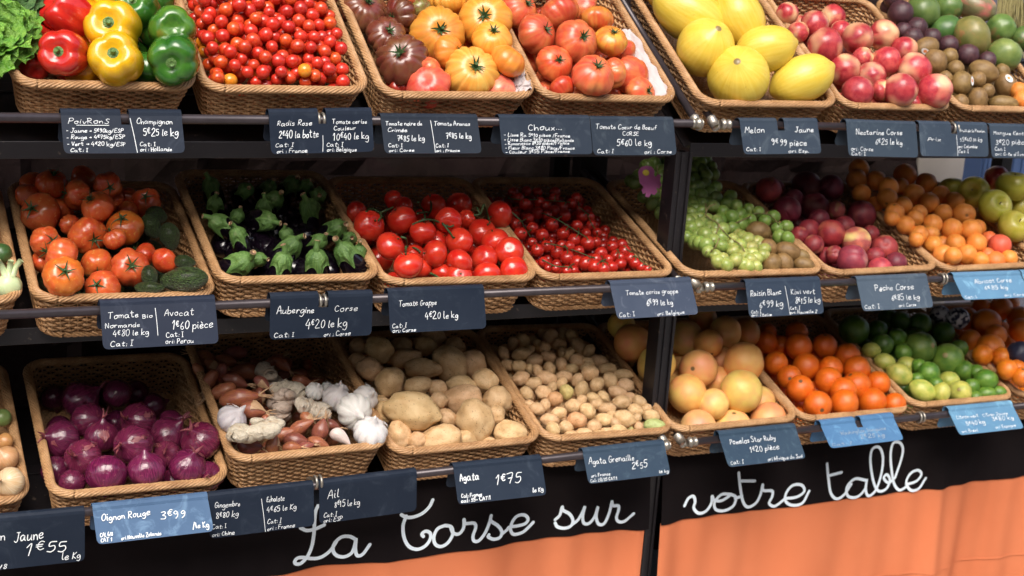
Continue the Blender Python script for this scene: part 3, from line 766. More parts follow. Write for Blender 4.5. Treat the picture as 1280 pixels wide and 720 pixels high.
def price_sign(row, TL, TR, BL, texts, label, notch=None, tint=(1, 1, 1), lines=(), seed=0, pen=.00055, faint=False, tiltmax=48):
    rnd = random.Random(seed)
    yy = RAILY-RAILR-.0035
    A, B_ = at(*TL, yy), at(*TR, yy)
    X = (B_-A).normalized(); Wd = (B_-A).length
    d = ray(*BL); t = (A-EYE).dot(X)/d.dot(X); P = EYE+d*t
    T = P-A; H = T.length
    ang = math.atan2(-T.y, -T.z)
    a2 = min(max(ang, R(4)), R(tiltmax)); H = min(max(H, .07), .115)
    T = Vector((0, -math.sin(a2), -math.cos(a2))); T = (T-X*T.dot(X)).normalized()
    N = X.cross(T)*-1
    if N.y > 0: N = -N
    org = A + X*Wd/2
    # cross-section: back flap, fold over the rail, front flap
    rr = RAILR+.0035; cen = A + Vector((0, rr, 0))
    cols = [0, .006/Wd*.4, .006/Wd, .012/Wd, .3, .7, 1-.012/Wd, 1-.006/Wd, 1-.006/Wd*.4, 1]
    if notch: cols = sorted([c for c in cols if not (notch[0]-.01 < c < notch[1]+.01)] + [notch[0], notch[1]])
    rc = .011
    def bot(c):
        dx = min(c, 1-c)*Wd
        return 0 if dx >= rc else rc-math.sqrt(max(0, rc*rc-(rc-dx)**2))
    bm = bmesh.new(); vc = {}
    def V(p):
        k = tuple(round(q, 6) for q in p)
        if k not in vc: vc[k] = bm.verts.new(p-org)
        return vc[k]
    def prof(c):
        base = X*(c*Wd)
        pts = [cen+base+Vector((0, rr+.012, -.062+bot(c))), cen+base+Vector((0, rr, -.004))]
        for k in range(1, 6):
            an = math.pi*k/6; pts.append(cen+base+Vector((0, rr*math.cos(an), rr*math.sin(an)*.9)))
        pts.append(A+base); pts.append(A+base+T*(H*.24)); pts.append(A+base+T*(H-bot(c)))
        return pts
    for c0, c1 in zip(cols, cols[1:]):
        p0, p1 = prof(c0), prof(c1)
        st = len(p0)-2 if notch and c0 >= notch[0]-1e-6 and c1 <= notch[1]+1e-6 else 0
        for k in range(st, len(p0)-1):
            bm.faces.new((V(p0[k]), V(p1[k]), V(p1[k+1]), V(p0[k+1])))
    bmesh.ops.recalc_face_normals(bm, faces=bm.faces)
    bmesh.ops.solidify(bm, geom=bm.faces[:], thickness=.0014)
    me = bpy.data.meshes.new('price_sign'); bm.to_mesh(me); bm.free(); me.materials.append(M['slate'])
    o = new_obj('price_sign', me); o.location = org; o.color = (*tint, 1)  # sky reflection, with some chalk dust, put into the board colour
    tag(o, label, 'price sign', 'slate price signs hung on the rails')
    Np = N*.0014
    A0 = A - org + Np; cm = M['faint_chalk'] if faint else M['chalk']
    for (x0, y, x1, size, st) in texts:
        mb = MB(); write(mb, A0, X, T, N, Wd, H, x0, x1, y, size, st, rnd, pen*(1.25 if size > .2 else 1.0))
        new_obj('written_line', mb.mesh('written_line', cm, False), o)
    for (xa, ya, xb, yb) in lines:
        mb = MB(); ribbon(mb, [A0+X*(xa*Wd)+T*(ya*H)+N*.0011, A0+X*((xa+xb)/2*Wd+.0006)+T*((ya+yb)/2*H)+N*.0011, A0+X*(xb*Wd)+T*(yb*H)+N*.0011], N, pen*1.1)
        new_obj('ruled_line', mb.mesh('ruled_line', cm, False), o)
    return o
PS = price_sign
PS(0, (76, 144), (227, 145), (80, 192), [(.05, .22, .40, .17, 'PoivRonS'), (.03, .46, .52, .13, '- Jaune > 5€90kg/ESP'), (.03, .63, .53, .13, '- Rouge > 4€75kg/ESP'), (.03, .80, .53, .13, '- Vert > 4€20 kg/ESP'), (.05, .96, .20, .12, 'Cat: I'), (.61, .23, .93, .17, 'Champignon'), (.66, .55, .97, .24, '5€25 le kg'), (.62, .82, .76, .14, 'Cat: I'), (.62, .96, .90, .14, 'ori : Hollande')], 'slate sign chalked Poivrons and Champignon on the top rail', (.485, .555), lines=[(.56, .08, .595, .99), (.12, .27, .38, .27)], seed=1)
PS(0, (336, 144), (465, 142), (339, 193), [(.07, .28, .42, .17, 'Radis Rose'), (.08, .60, .48, .24, '2€40 la botte'), (.04, .82, .22, .14, 'Cat: I'), (.05, .97, .36, .13, 'ori : France'), (.60, .25, .96, .15, 'Tomate cerise'), (.61, .42, .84, .14, 'Couleur'), (.60, .68, .97, .22, '10€40 le kg'), (.53, .84, .70, .13, 'Cat: I'), (.53, .97, .84, .12, 'ori: Belgique')], 'slate sign chalked Radis Rose and Tomate cerise Couleur on the top rail', (.47, .545), lines=[(.50, .55, .49, .97)], seed=2)
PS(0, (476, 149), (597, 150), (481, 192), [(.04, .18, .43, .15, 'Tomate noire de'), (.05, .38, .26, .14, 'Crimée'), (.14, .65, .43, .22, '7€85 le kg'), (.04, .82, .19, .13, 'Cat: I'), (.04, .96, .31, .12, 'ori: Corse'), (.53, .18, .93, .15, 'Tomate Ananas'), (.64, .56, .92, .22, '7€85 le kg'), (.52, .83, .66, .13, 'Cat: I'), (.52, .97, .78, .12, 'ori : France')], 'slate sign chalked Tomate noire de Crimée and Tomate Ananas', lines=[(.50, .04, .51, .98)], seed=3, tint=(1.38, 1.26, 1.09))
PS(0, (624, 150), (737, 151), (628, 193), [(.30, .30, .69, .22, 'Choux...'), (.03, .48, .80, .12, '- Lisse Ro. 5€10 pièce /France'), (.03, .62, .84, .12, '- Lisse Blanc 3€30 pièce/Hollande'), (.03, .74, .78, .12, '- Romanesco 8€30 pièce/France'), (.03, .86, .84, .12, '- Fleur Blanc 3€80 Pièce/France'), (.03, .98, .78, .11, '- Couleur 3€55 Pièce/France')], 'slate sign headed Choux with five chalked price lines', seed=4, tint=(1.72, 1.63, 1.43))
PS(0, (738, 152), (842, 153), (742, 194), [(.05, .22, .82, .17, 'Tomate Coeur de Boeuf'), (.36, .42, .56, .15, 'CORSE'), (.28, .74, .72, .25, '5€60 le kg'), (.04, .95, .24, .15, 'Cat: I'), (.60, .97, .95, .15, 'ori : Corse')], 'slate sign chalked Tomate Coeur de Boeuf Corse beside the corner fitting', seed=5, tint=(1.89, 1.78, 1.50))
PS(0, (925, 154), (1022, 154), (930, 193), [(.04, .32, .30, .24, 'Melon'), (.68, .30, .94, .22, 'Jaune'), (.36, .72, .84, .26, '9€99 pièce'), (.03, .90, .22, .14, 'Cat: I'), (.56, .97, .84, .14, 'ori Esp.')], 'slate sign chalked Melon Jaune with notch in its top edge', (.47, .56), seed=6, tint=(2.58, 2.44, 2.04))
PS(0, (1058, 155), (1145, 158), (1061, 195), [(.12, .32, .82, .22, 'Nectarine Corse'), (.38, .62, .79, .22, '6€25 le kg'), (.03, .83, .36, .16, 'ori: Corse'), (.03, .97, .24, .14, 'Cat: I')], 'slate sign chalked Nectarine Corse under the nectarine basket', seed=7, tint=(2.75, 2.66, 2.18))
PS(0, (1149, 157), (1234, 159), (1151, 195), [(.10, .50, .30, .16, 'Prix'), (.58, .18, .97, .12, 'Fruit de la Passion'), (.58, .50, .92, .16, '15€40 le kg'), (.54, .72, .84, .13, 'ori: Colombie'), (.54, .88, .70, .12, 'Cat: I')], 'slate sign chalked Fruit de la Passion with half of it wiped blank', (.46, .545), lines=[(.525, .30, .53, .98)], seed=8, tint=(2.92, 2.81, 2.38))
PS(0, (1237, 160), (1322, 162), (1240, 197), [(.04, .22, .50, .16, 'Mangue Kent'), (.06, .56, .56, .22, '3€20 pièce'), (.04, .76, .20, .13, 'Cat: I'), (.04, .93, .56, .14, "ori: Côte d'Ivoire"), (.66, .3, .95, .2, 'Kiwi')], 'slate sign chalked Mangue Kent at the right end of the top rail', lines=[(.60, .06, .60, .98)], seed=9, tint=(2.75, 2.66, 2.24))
PS(1, (125, 383), (269, 377), (129, 437), [(.06, .30, .33, .18, 'Tomate'), (.35, .32, .44, .12, 'Bio'), (.03, .52, .34, .15, 'Normande'), (.09, .72, .41, .18, '4€80 le kg'), (.06, .95, .26, .15, 'Cat: I'), (.54, .30, .81, .20, 'Avocat'), (.60, .62, .98, .24, '1€60 pièce'), (.54, .80, .70, .14, 'Cat: I'), (.53, .95, .79, .15, 'ori: Perou')], 'slate sign chalked Tomate Normande Bio and Avocat on the middle rail', lines=[(.465, .10, .47, .74)], seed=10, tint=(1.38, 1.26, 1.29))
PS(1, (338, 374), (466, 370), (336, 424), [(.06, .36, .44, .22, 'Aubergine'), (.62, .36, .86, .20, 'Corse'), (.34, .74, .77, .26, '4€20 le kg'), (.04, .95, .24, .14, 'Cat: I'), (.52, .97, .80, .14, 'ori : Corse')], 'slate sign chalked Aubergine Corse with a metal ring in its notch', (.465, .56), seed=11)
PS(1, (485, 368), (605, 363), (488, 417), [(.10, .32, .51, .18, 'Tomate Grappe'), (.36, .68, .72, .23, '4€20 le kg'), (.02, .86, .17, .13, 'Cat: I'), (.02, .98, .27, .12, 'ori: Corse')], 'slate sign chalked Tomate Grappe in front of the large vine tomatoes', seed=12)
PS(1, (763, 358), (864, 353), (772, 399), [(.16, .30, .84, .18, 'Tomate cerise grappe'), (.38, .65, .72, .24, '6€99 le kg'), (.02, .95, .22, .17, 'Cat: I'), (.48, .97, .84, .15, 'ori: Belgique')], 'slate sign, sky sheen in its colour, chalked Tomate cerise grappe beside the rail joint', seed=13, tint=(3.61, 3.18, 2.86))
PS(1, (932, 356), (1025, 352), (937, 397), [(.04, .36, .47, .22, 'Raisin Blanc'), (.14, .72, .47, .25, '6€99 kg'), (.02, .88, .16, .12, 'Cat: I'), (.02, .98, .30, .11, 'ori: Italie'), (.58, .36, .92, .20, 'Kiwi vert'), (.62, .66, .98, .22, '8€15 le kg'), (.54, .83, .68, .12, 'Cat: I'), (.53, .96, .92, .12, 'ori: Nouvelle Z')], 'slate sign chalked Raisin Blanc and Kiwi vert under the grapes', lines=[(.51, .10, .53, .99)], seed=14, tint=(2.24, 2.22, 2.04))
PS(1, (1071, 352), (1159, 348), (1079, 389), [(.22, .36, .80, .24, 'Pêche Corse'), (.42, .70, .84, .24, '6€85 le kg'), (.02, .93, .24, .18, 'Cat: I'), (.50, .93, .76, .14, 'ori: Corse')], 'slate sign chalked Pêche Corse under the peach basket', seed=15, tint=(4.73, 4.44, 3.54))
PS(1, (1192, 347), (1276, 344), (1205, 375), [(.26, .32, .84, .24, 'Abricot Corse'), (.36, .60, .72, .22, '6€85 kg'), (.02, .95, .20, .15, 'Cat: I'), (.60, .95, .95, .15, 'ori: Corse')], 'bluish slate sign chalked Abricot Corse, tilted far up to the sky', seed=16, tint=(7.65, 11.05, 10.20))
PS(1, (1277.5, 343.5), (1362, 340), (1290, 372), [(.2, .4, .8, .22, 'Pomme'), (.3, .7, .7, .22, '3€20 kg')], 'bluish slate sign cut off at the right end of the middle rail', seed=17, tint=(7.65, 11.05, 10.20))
PS(2, (-44, 656), (106, 642), (-44, 714), [(.06, .40, .34, .24, 'Oignon'), (.40, .44, .66, .28, 'Jaune'), (.50, .74, .86, .30, '1€55'), (.80, .92, .97, .18, 'le Kg'), (.24, .98, .34, .12, '6/8')], 'black slate sign chalked Oignon Jaune 1€55 at bottom left', seed=18, pen=.00085, tiltmax=7)
PS(2, (116, 639), (260, 624), (122, 680), [(.06, .34, .50, .26, 'Oignon Rouge'), (.56, .48, .78, .30, '3€99'), (.82, .86, .97, .24, '/le Kg'), (.03, .80, .14, .14, 'CAL 6/8'), (.03, .96, .13, .14, 'CAT 1'), (.20, .96, .56, .15, 'ori Nouvelle Zelande')], 'pale slate sign, sky sheen in its colour, chalked Oignon Rouge 3€99', seed=19, pen=.0008, tint=(5.2, 6.4, 6.6))
PS(2, (261, 624), (392, 609), (266, 675), [(.05, .24, .30, .17, 'Gingembre'), (.06, .50, .28, .18, '8€80 kg'), (.02, .76, .16, .14, 'Cat: I'), (.02, .95, .24, .14, 'ori: Chine'), (.54, .24, .72, .17, 'Echalote'), (.54, .50, .84, .18, '4€65 le Kg'), (.54, .80, .68, .14, 'Cat: I'), (.54, .97, .82, .14, 'ori : France')], 'black slate sign chalked Gingembre and Echalote', lines=[(.49, .14, .52, .99)], seed=20, tiltmax=9)
PS(2, (399, 608), (521, 593), (399, 655), [(.08, .34, .20, .28, 'Ail'), (.15, .60, .42, .20, '8€15 le kg'), (.04, .83, .18, .14, 'Cat: I'), (.04, .97, .24, .14, 'ori: ESP')], 'black slate sign chalked Ail at its left, the rest bare', seed=21, tiltmax=8)
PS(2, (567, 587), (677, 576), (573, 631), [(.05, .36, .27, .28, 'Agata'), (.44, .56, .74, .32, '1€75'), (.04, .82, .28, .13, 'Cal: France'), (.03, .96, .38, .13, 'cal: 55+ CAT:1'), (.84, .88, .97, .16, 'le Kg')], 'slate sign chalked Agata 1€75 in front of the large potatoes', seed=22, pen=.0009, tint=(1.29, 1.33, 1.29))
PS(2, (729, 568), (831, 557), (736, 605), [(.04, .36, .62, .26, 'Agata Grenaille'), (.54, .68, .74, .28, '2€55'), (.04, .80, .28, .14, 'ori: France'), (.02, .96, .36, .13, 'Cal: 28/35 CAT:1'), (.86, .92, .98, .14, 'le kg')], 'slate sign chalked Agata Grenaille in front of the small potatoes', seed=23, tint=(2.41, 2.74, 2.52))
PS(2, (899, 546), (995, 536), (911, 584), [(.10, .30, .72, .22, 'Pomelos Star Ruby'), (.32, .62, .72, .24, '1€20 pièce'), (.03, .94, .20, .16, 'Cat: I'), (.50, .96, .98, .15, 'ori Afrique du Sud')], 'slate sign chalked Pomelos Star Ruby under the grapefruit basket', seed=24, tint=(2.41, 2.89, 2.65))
PS(2, (1026, 533), (1117, 523), (1039, 560), [(.20, .48, .86, .20, 'Washington Sanguine'), (.44, .74, .78, .22, '2€25 kg'), (.03, .92, .30, .14, 'Cat: I')], 'slate sign with painted sky blue reflection and faded writing under the oranges', (.46, .54), seed=25, faint=True, tint=(5.4, 8.6, 9.4))
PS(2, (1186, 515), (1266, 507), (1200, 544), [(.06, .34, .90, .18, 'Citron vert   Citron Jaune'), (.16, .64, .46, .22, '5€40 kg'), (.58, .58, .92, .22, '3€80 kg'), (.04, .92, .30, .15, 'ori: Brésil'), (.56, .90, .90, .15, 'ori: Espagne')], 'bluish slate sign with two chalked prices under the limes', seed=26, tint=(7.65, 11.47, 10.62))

# ------------------------------------------------------------------ produce: unit meshes (radius about 1, +z is the stem end)
exp, cos, sin, pi = math.exp, math.cos, math.sin, math.pi
def nz(p, s, seed): return mnoise.noise(Vector((p[0]*s+seed*7.3, p[1]*s-seed*3.1, p[2]*s+seed*1.7)))
def U(name, mat, nu, nv, fn):
    mb = MB(); mb.rev(nu, nv, fn); return mb.mesh(name, mat)
def sph(nu=28, nv=18, dim=0, dw=.25, irr=0, seed=0, flat=1.0, groove=0, tip=0, tipw=.25, tip2=0):
    def fn(t, p):
        x, y, z = sin(p)*cos(t), sin(p)*sin(t), cos(p)
        r = 1+irr*nz((x, y, z), 1.3, seed)+irr*.4*nz((x, y, z), 3, seed)
        if groove: r *= 1-groove*exp(-((min(t, 2*pi-t))/.22)**2)*sin(p)**.5
        zz = z*flat
        if dim and z > 0: zz -= dim*exp(-(sin(p)/dw)**2)
        if tip and z > 0: zz += tip*exp(-(sin(p)/tipw)**2)
        if tip2 and z < 0: zz -= tip2*exp(-(sin(p)/tipw)**2)
        return Vector((x*r, y*r, zz*r))
    return fn
def ribbed(n, depth, flat, dim, irr, seed, sharp=2.0):
    ph = [random.Random(seed+i).uniform(-.25, .25) for i in range(4)]
    def fn(t, p):
        x, y, z = sin(p)*cos(t), sin(p)*sin(t), cos(p)
        tt = t+ph[0]*sin(t)+ph[1]*sin(2*t+1)+ph[2]*.6*sin(3*t+2)
        valley = (1-abs(sin(n*tt/2)))**sharp
        env = sin(p)**.7*(.75+.35*z)
        r = 1-depth*valley*env + irr*nz((x, y, z), 1.1, seed) + irr*.5*nz((x, y, 0), 2.2, seed+3)
        zz = z*flat
        if z > 0: zz -= dim*exp(-(sin(p)/.30)**2)
        else: zz += dim*.4*exp(-(sin(p)/.3)**2)
        return Vector((x*r, y*r, zz*(1+.3*irr*nz((x, y, 0), 1.5, seed+9))))
    return fn
def pepper(n, seed):
    def fn(t, p):
        z = cos(p); s_ = sin(p)
        rad = s_**.55
        tt = t+.15*sin(t+seed)+.1*sin(2*t+seed*2)
        lobe = 1-.15*(1-abs(sin(n*tt/2)))**1.9*(.7+.4*abs(z)) + .04*nz((cos(t), sin(t), z), 1.2, seed)
        r = rad*lobe*(1-.10*(1-z)*.5)
        zz = (abs(z)**.8)*(1 if z > 0 else -1)*.98
        if z > 0: zz -= .34*exp(-(rad/.36)**2)
        else: zz += .30*exp(-(rad/.34)**2) ; 
        zz += .10*(1-abs(sin(n*tt/2)))*-1*max(0, z)*rad
        return Vector((r*cos(t), r*sin(t), zz))
    return fn
def star(mb, n, L, wd, z0, curl, seed, tube=.0, trad=.06, tlen=.3):
    r_ = random.Random(seed)
    for k in range(n):
        a = 2*pi*k/n + r_.uniform(-.2, .2); l = L*r_.uniform(.75, 1.2); c = curl*r_.uniform(.3, 1.7); tw = r_.uniform(-.3, .3)
        def fn(u, v):
            rr = l*v; ww = wd*(1-v)**.7*(1 if v > .08 else .6+5*v)
            s_ = (u-.5)*2*ww
            z = z0 + .02 + .10*sin(v*2.2) + c*v*v + abs(u-.5)*.06
            aa = a+tw*v*.5
            return Vector((rr*cos(aa)-s_*sin(aa), rr*sin(aa)+s_*cos(aa), z))
        mb.grid(4, 7, fn)
    if tlen: mb.tube([(0, 0, z0-.03), (.02, .01, z0+tlen*.5), (.06, .03, z0+tlen)], [trad*1.2, trad, trad*1.25], 7)
def mesh_of(name, mat, f):
    mb = MB(); f(mb); return mb.mesh(name, mat)

K = {}
def kind(name, cat, meshes, parts=(), adj='', f=1.0):
    K[name] = dict(cat=cat, meshes=meshes, parts=parts, adj=adj)
def simple_kind(name, cat, mat, fns, nu=28, nv=18, parts=(), adj=''):
    kind(name, cat, [U(name, M[mat], nu, nv, f) for f in fns], parts, adj)

tomato_cal = [mesh_of('calyx', M['stem_green'], lambda mb, s=s: star(mb, 5+s % 2, .54, .062, .70, .12*(s-1), s)) for s in range(4)]
small_cal = [mesh_of('calyx', M['stem_green'], lambda mb, s=s: star(mb, 7, .34, .06, .57, .12, s+20, trad=.06, tlen=.20)) for s in range(3)]
pepper_cal = [mesh_of('stem', M['calyx_green'], lambda mb, s=s: (mb.rev(16, 6, lambda t, p, s=s: Vector((.33*sin(p)*(1+.10*cos(6*t+s))*cos(t), .33*sin(p)*(1+.10*cos(6*t+s))*sin(t), .70+.06*cos(p)))), mb.tube([(0, 0, .70), (.02, 0, .84), (.05, .02, .96)], [.11, .085, .10], 9))) for s in range(3)]

simple_kind('cherry_tomato', 'cherry tomato', 'cherry', [sph(16, 10, irr=.03, seed=s, flat=1.0+.08*(s-1), dim=.06, dw=.2) for s in range(3)], 18, 12, adj='small round red')
simple_kind('orange_cherry_tomato', 'cherry tomato', 'orange_cherry', [sph(16, 10, irr=.03, seed=s) for s in range(2)], 18, 12, adj='small orange')
simple_kind('tomato', 'tomato', 'tomato', [ribbed(5+s*2, .10+.04*(s % 2), .84, .16, .10, s+40) for s in range(4)], 44, 24, (('calyx', tomato_cal),), 'orange red')
simple_kind('vine_tomato', 'tomato', 'vine_tomato', [ribbed(5, .03, .86, .10, .04, s+50) for s in range(3)], 32, 20, (), 'glossy red')
simple_kind('purple_tomato', 'tomato', 'purple_tomato', [ribbed(9+s*2, .22, .72, .14, .10, s+60, 2.6) for s in range(3)], 72, 26, (('calyx', small_cal),), 'dark purple ribbed')
simple_kind('yellow_tomato', 'tomato', 'yellow_tomato', [ribbed(12+s*2, (.05, .075, .13)[s], .76, .15, .07, s+70, 2.2) for s in range(3)], 72, 26, (('calyx', small_cal),), 'yellow orange ribbed')
simple_kind('beef_tomato', 'tomato', 'beef_tomato', [ribbed(6+s*3, (.13, .10, .07, .05)[s], .78, .15, .12, s+80, 2.2) for s in range(4)], 64, 26, (('calyx', small_cal),), 'pinkish red ribbed')
for c_, nm in (('red', 'red_pepper'), ('yellow', 'yellow_pepper'), ('green', 'green_pepper')):
    simple_kind(c_+'_bell_pepper', 'bell pepper', nm, [pepper(4 if s else 3, s*2.1+len(c_)) for s in range(3)], 48, 26, (('stem', pepper_cal),), 'shiny '+c_)
simple_kind('melon', 'melon', 'melon', [sph(irr=.03, seed=s, tip=.09, tipw=.2, tip2=.04) for s in range(3)], 44, 40, (), 'yellow')
simple_kind('nectarine', 'nectarine', 'nectarine', [sph(dim=.16, dw=.22, groove=.07, irr=.05, seed=s) for s in range(3)], 40, 22, (), 'red and cream')
simple_kind('peach', 'peach', 'peach', [sph(dim=.16, dw=.24, groove=.09, irr=.04, seed=s) for s in range(3)], 40, 22, (), 'dark red downy')
simple_kind('apricot', 'apricot', 'apricot', [sph(dim=.10, dw=.2, groove=.05, irr=.05, seed=s) for s in range(3)], 34, 20, (), 'orange')
simple_kind('mango', 'mango', 'mango', [sph(irr=.08, seed=s) for s in range(3)], 32, 22, (), 'green and reddish')
simple_kind('passion_fruit', 'passion fruit', 'passion', [sph(irr=.04, seed=s) for s in range(2)], 26, 18, (), 'dark purple')
simple_kind('kiwi', 'kiwi', 'kiwi', [sph(irr=.05, seed=s, tip=.05, tipw=.15) for s in range(3)], 30, 20, (), 'brown')
simple_kind('avocado', 'avocado', 'avocado', [lambda t, p, s=s: (lambda q: q*(1+.05*nz(q, 1.5, s)))(Vector((sin(p)*cos(t)*(1-.28*max(0, cos(p))**1.2), sin(p)*sin(t)*(1-.28*max(0, cos(p))**1.2), cos(p)*1.0))) for s in range(3)], 48, 32, (), 'dark green knobbly')
ap_stem = [mesh_of('stem', M['twig'], lambda mb: mb.tube([(0, 0, .45), (.02, .01, .6), (.05, .02, .74)], [.045, .035, .05], 6))]
simple_kind('apple', 'apple', 'apple', [lambda t, p, s=s: Vector(((1-.10*max(0, -cos(p))+.03*cos(5*t)*max(0, -cos(p)))*sin(p)**.92*cos(t), (1-.10*max(0, -cos(p)))*sin(p)**.92*sin(t), cos(p)*.88-(.36*exp(-(sin(p)/.34)**2) if cos(p) > 0 else -.16*exp(-(sin(p)/.3)**2)))) for s in range(1)], 36, 28, (('stem', ap_stem),), 'yellow green')
simple_kind('orange', 'orange', 'orange', [sph(irr=.03, seed=s, dim=.04, dw=.14) for s in range(3)], 36, 24, (), 'deep orange')
simple_kind('grapefruit', 'grapefruit', 'grapefruit', [sph(irr=.035, seed=s, dim=.05, dw=.14, flat=.95) for s in range(3)], 40, 26, (), 'pink and yellow')
simple_kind('lime', 'lime', 'lime', [sph(irr=.04, seed=s, tip=.09, tipw=.16, tip2=.04) for s in range(3)], 32, 24, (), 'green')
simple_kind('pale_lemon', 'lemon', 'pale_lime', [sph(irr=.04, seed=s, tip=.12, tipw=.18, tip2=.05) for s in range(3)], 32, 24, (), 'pale yellow green')
simple_kind('potato', 'potato', 'potato', [sph(irr=.16, seed=s*3+1) for s in range(5)], 40, 28, (), 'smooth yellow')
simple_kind('new_potato', 'potato', 'potato', [sph(irr=.15, seed=s*3+2) for s in range(5)], 26, 18, (), 'small yellow')
simple_kind('courgette', 'courgette', 'courgette', [sph(irr=.05, seed=3)], 28, 18, (), 'round dark green')

def onion_fn(s, flat=.9, neck=.38):
    def fn(t, p):
        x, y, z = sin(p)*cos(t), sin(p)*sin(t), cos(p)
        r = 1+.05*nz((x, y, z), 1.4, s)+.012*sin(9*t+s)*sin(p)+.01*sin(17*t)
        zz = z*flat
        if z > 0: zz += neck*exp(-(sin(p)/.20)**2)
        else: zz -= .06*exp(-(sin(p)/.2)**2)
        return Vector((x*r, y*r, zz))
    return fn
def wisps(mb, n, z0, L, seed, w=.05):
    r_ = random.Random(seed)
    for k in range(n):
        a = r_.uniform(0, 6.28); d = Vector((cos(a)*.5, sin(a)*.5, 1)).normalized(); p = Vector((0, 0, z0)); pts = [p]
        for j in range(5):
            d = (d+Vector((r_.uniform(-.6, .6), r_.uniform(-.6, .6), r_.uniform(-.1, .2)))*.5).normalized(); p = p+d*L*r_.uniform(.15, .3); pts.append(p)
        mb.tube(cat_rom(pts, 3), [w*(1.3-i/16) for i in range(16)], 5)
def flake(mb, seed, n=1):
    """loose papery scraps of skin standing off the bulb"""
    r_ = random.Random(seed)
    for k in range(n):
        t0 = r_.uniform(0, 6.28); p0 = r_.uniform(.35, 1.2); dt = r_.uniform(.15, .32); dp = r_.uniform(.25, .55); lf = r_.uniform(.02, .10)
        def fn(u, v):
            t = t0+(u-.5)*dt*(1-.5*v)*2+.1*nz((u, v, k), 3, seed); p = p0+dp*(v-.5)*2
            t += .12*nz((v*4, k, 0), 1.7, seed)*(u-.5)*6; p += .10*nz((u*4, k, 3), 2.2, seed)*(v-.5)*4; o = 1.025+lf*v*v*(.5+u)+.03*nz((u*3, v*3, k), 2, seed)
            return Vector((sin(p)*cos(t)*o, sin(p)*sin(t)*o, cos(p)*.9*o))
        mb.grid(6, 8, fn)
on_tip = [mesh_of('neck', M['husk'], lambda mb, s=s: wisps(mb, 3, 1.12, .55, s, .075)) for s in range(4)]
on_flake = [mesh_of('loose_skin', M['husk'], lambda mb, s=s: flake(mb, s)) for s in range(5)]
simple_kind('red_onion', 'onion', 'onion_red', [onion_fn(s) for s in range(4)], 60, 28, (('neck', on_tip), ('loose_skin', on_flake)), 'glossy purple')
yo_tip = [mesh_of('neck', M['tan_husk'], lambda mb, s=s: wisps(mb, 4, 1.15, .7, s+9)) for s in range(2)]
simple_kind('yellow_onion', 'onion', 'onion_yellow', [onion_fn(s+7, .9, .25) for s in range(3)], 40, 26, (('neck', yo_tip),), 'pale yellow')
def shallot_fn(s):
    def fn(t, p):
        z = cos(p); rr = sin(p)**.85*(.60 if z < 0 else .60*(1-.55*z**1.3))
        bend = .10*(z*z)*(1 if s % 2 else -1)
        return Vector((rr*cos(t)*(1+.10*nz((cos(t), sin(t), z), 1.5, s))+bend, rr*sin(t)*(1+.02*sin(7*t+s)), z))
    return fn
sh_tip = [mesh_of('neck', M['tan_husk'], lambda mb, s=s: wisps(mb, 4, .93, .8, s+30, .05)) for s in range(4)]
def sflake(mb, seed):
    r_ = random.Random(seed); t0 = r_.uniform(0, 6.28); z0 = r_.uniform(-.3, .4)
    def fn(u, v):
        t = t0+(u-.5)*(1.5-.9*v); z = z0+(v-.3)*1.1+.1*nz((u*4, v, 0), 2, seed)
        rr = .66+.16*v*v+.06*nz((u*3, v*3, 0), 2, seed); zc = max(-.95, min(.95, z)); k = math.sqrt(1-zc*zc)**.85*(1 if zc < 0 else 1-.5*zc**1.3)
        return Vector((rr*k*cos(t)+.10*z*z, rr*k*sin(t), z))
    mb.grid(7, 9, fn)
sh_flake = [mesh_of('loose_skin', M['tan_husk'], lambda mb, s=s: sflake(mb, s)) for s in range(4)]
simple_kind('shallot', 'shallot', 'shallot', [shallot_fn(s) for s in range(4)], 36, 24, (('neck', sh_tip), ('loose_skin', sh_flake)), 'coppery')
def garlic_fn(n, s):
    def fn(t, p):
        x, y, z = sin(p)*cos(t), sin(p)*sin(t), cos(p)
        r = 1-.13*(1-abs(sin(n*(t+.1*sin(2*t+s))/2)))**1.5*sin(p)+.05*nz((x, y, z), 1.2, s)
        zz = z*.82
        if z > 0: zz += .62*exp(-(sin(p)/.17)**2)
        return Vector((x*r, y*r, zz))
    return fn
gr_root = [mesh_of('roots', M['tan_husk'], lambda mb: (wisps(mb, 9, 0, .25, 4, .02)))]
ga_flake = [mesh_of('loose_skin', M['garlic'], lambda mb, s=s: flake(mb, s+40, 1)) for s in range(3)]
simple_kind('garlic_bulb', 'garlic', 'garlic', [garlic_fn(9+s, s) for s in range(3)], 60, 30, (('loose_skin', ga_flake),), 'papery white')
simple_kind('garlic_clove', 'garlic', 'garlic', [lambda t, p: Vector((.46*sin(p)*cos(t)*(1-.55*cos(p))+.16*cos(p)**2, .58*sin(p)*sin(t)*(1-.55*cos(p))*(1+.1*cos(3*t)), cos(p)))], 28, 18, (), 'single white')
def ginger_mesh(seed):
    r_ = random.Random(seed); mb = MB()
    main = [Vector((0, 0, -1+2*i/6)) + Vector((r_.uniform(-.12, .12), r_.uniform(-.12, .12), 0)) for i in range(7)]
    def lump(pts, rad):
        q = cat_rom(pts, 5); n = len(q)
        rr = [rad*(.35+.65*min(1, min(i, n-1-i)/(n*.16)))*(1+.10*sin(i*1.1+seed)) for i in range(n)]
        rr[0] = rr[-1] = rad*.12; mb.tube(q, rr, 14)
    lump(main, .50)
    for k in range(3):
        i = r_.choice([1, 2, 4, 5]); a = r_.uniform(0, 6.28); d = Vector((cos(a), sin(a), r_.uniform(-.4, .4))).normalized()
        lump([main[i], main[i]+d*.35, main[i]+d*.6+Vector((0, 0, r_.uniform(-.2, .2))), main[i]+d*.78], .36)
    me = mb.mesh('ginger', M['ginger']); return me
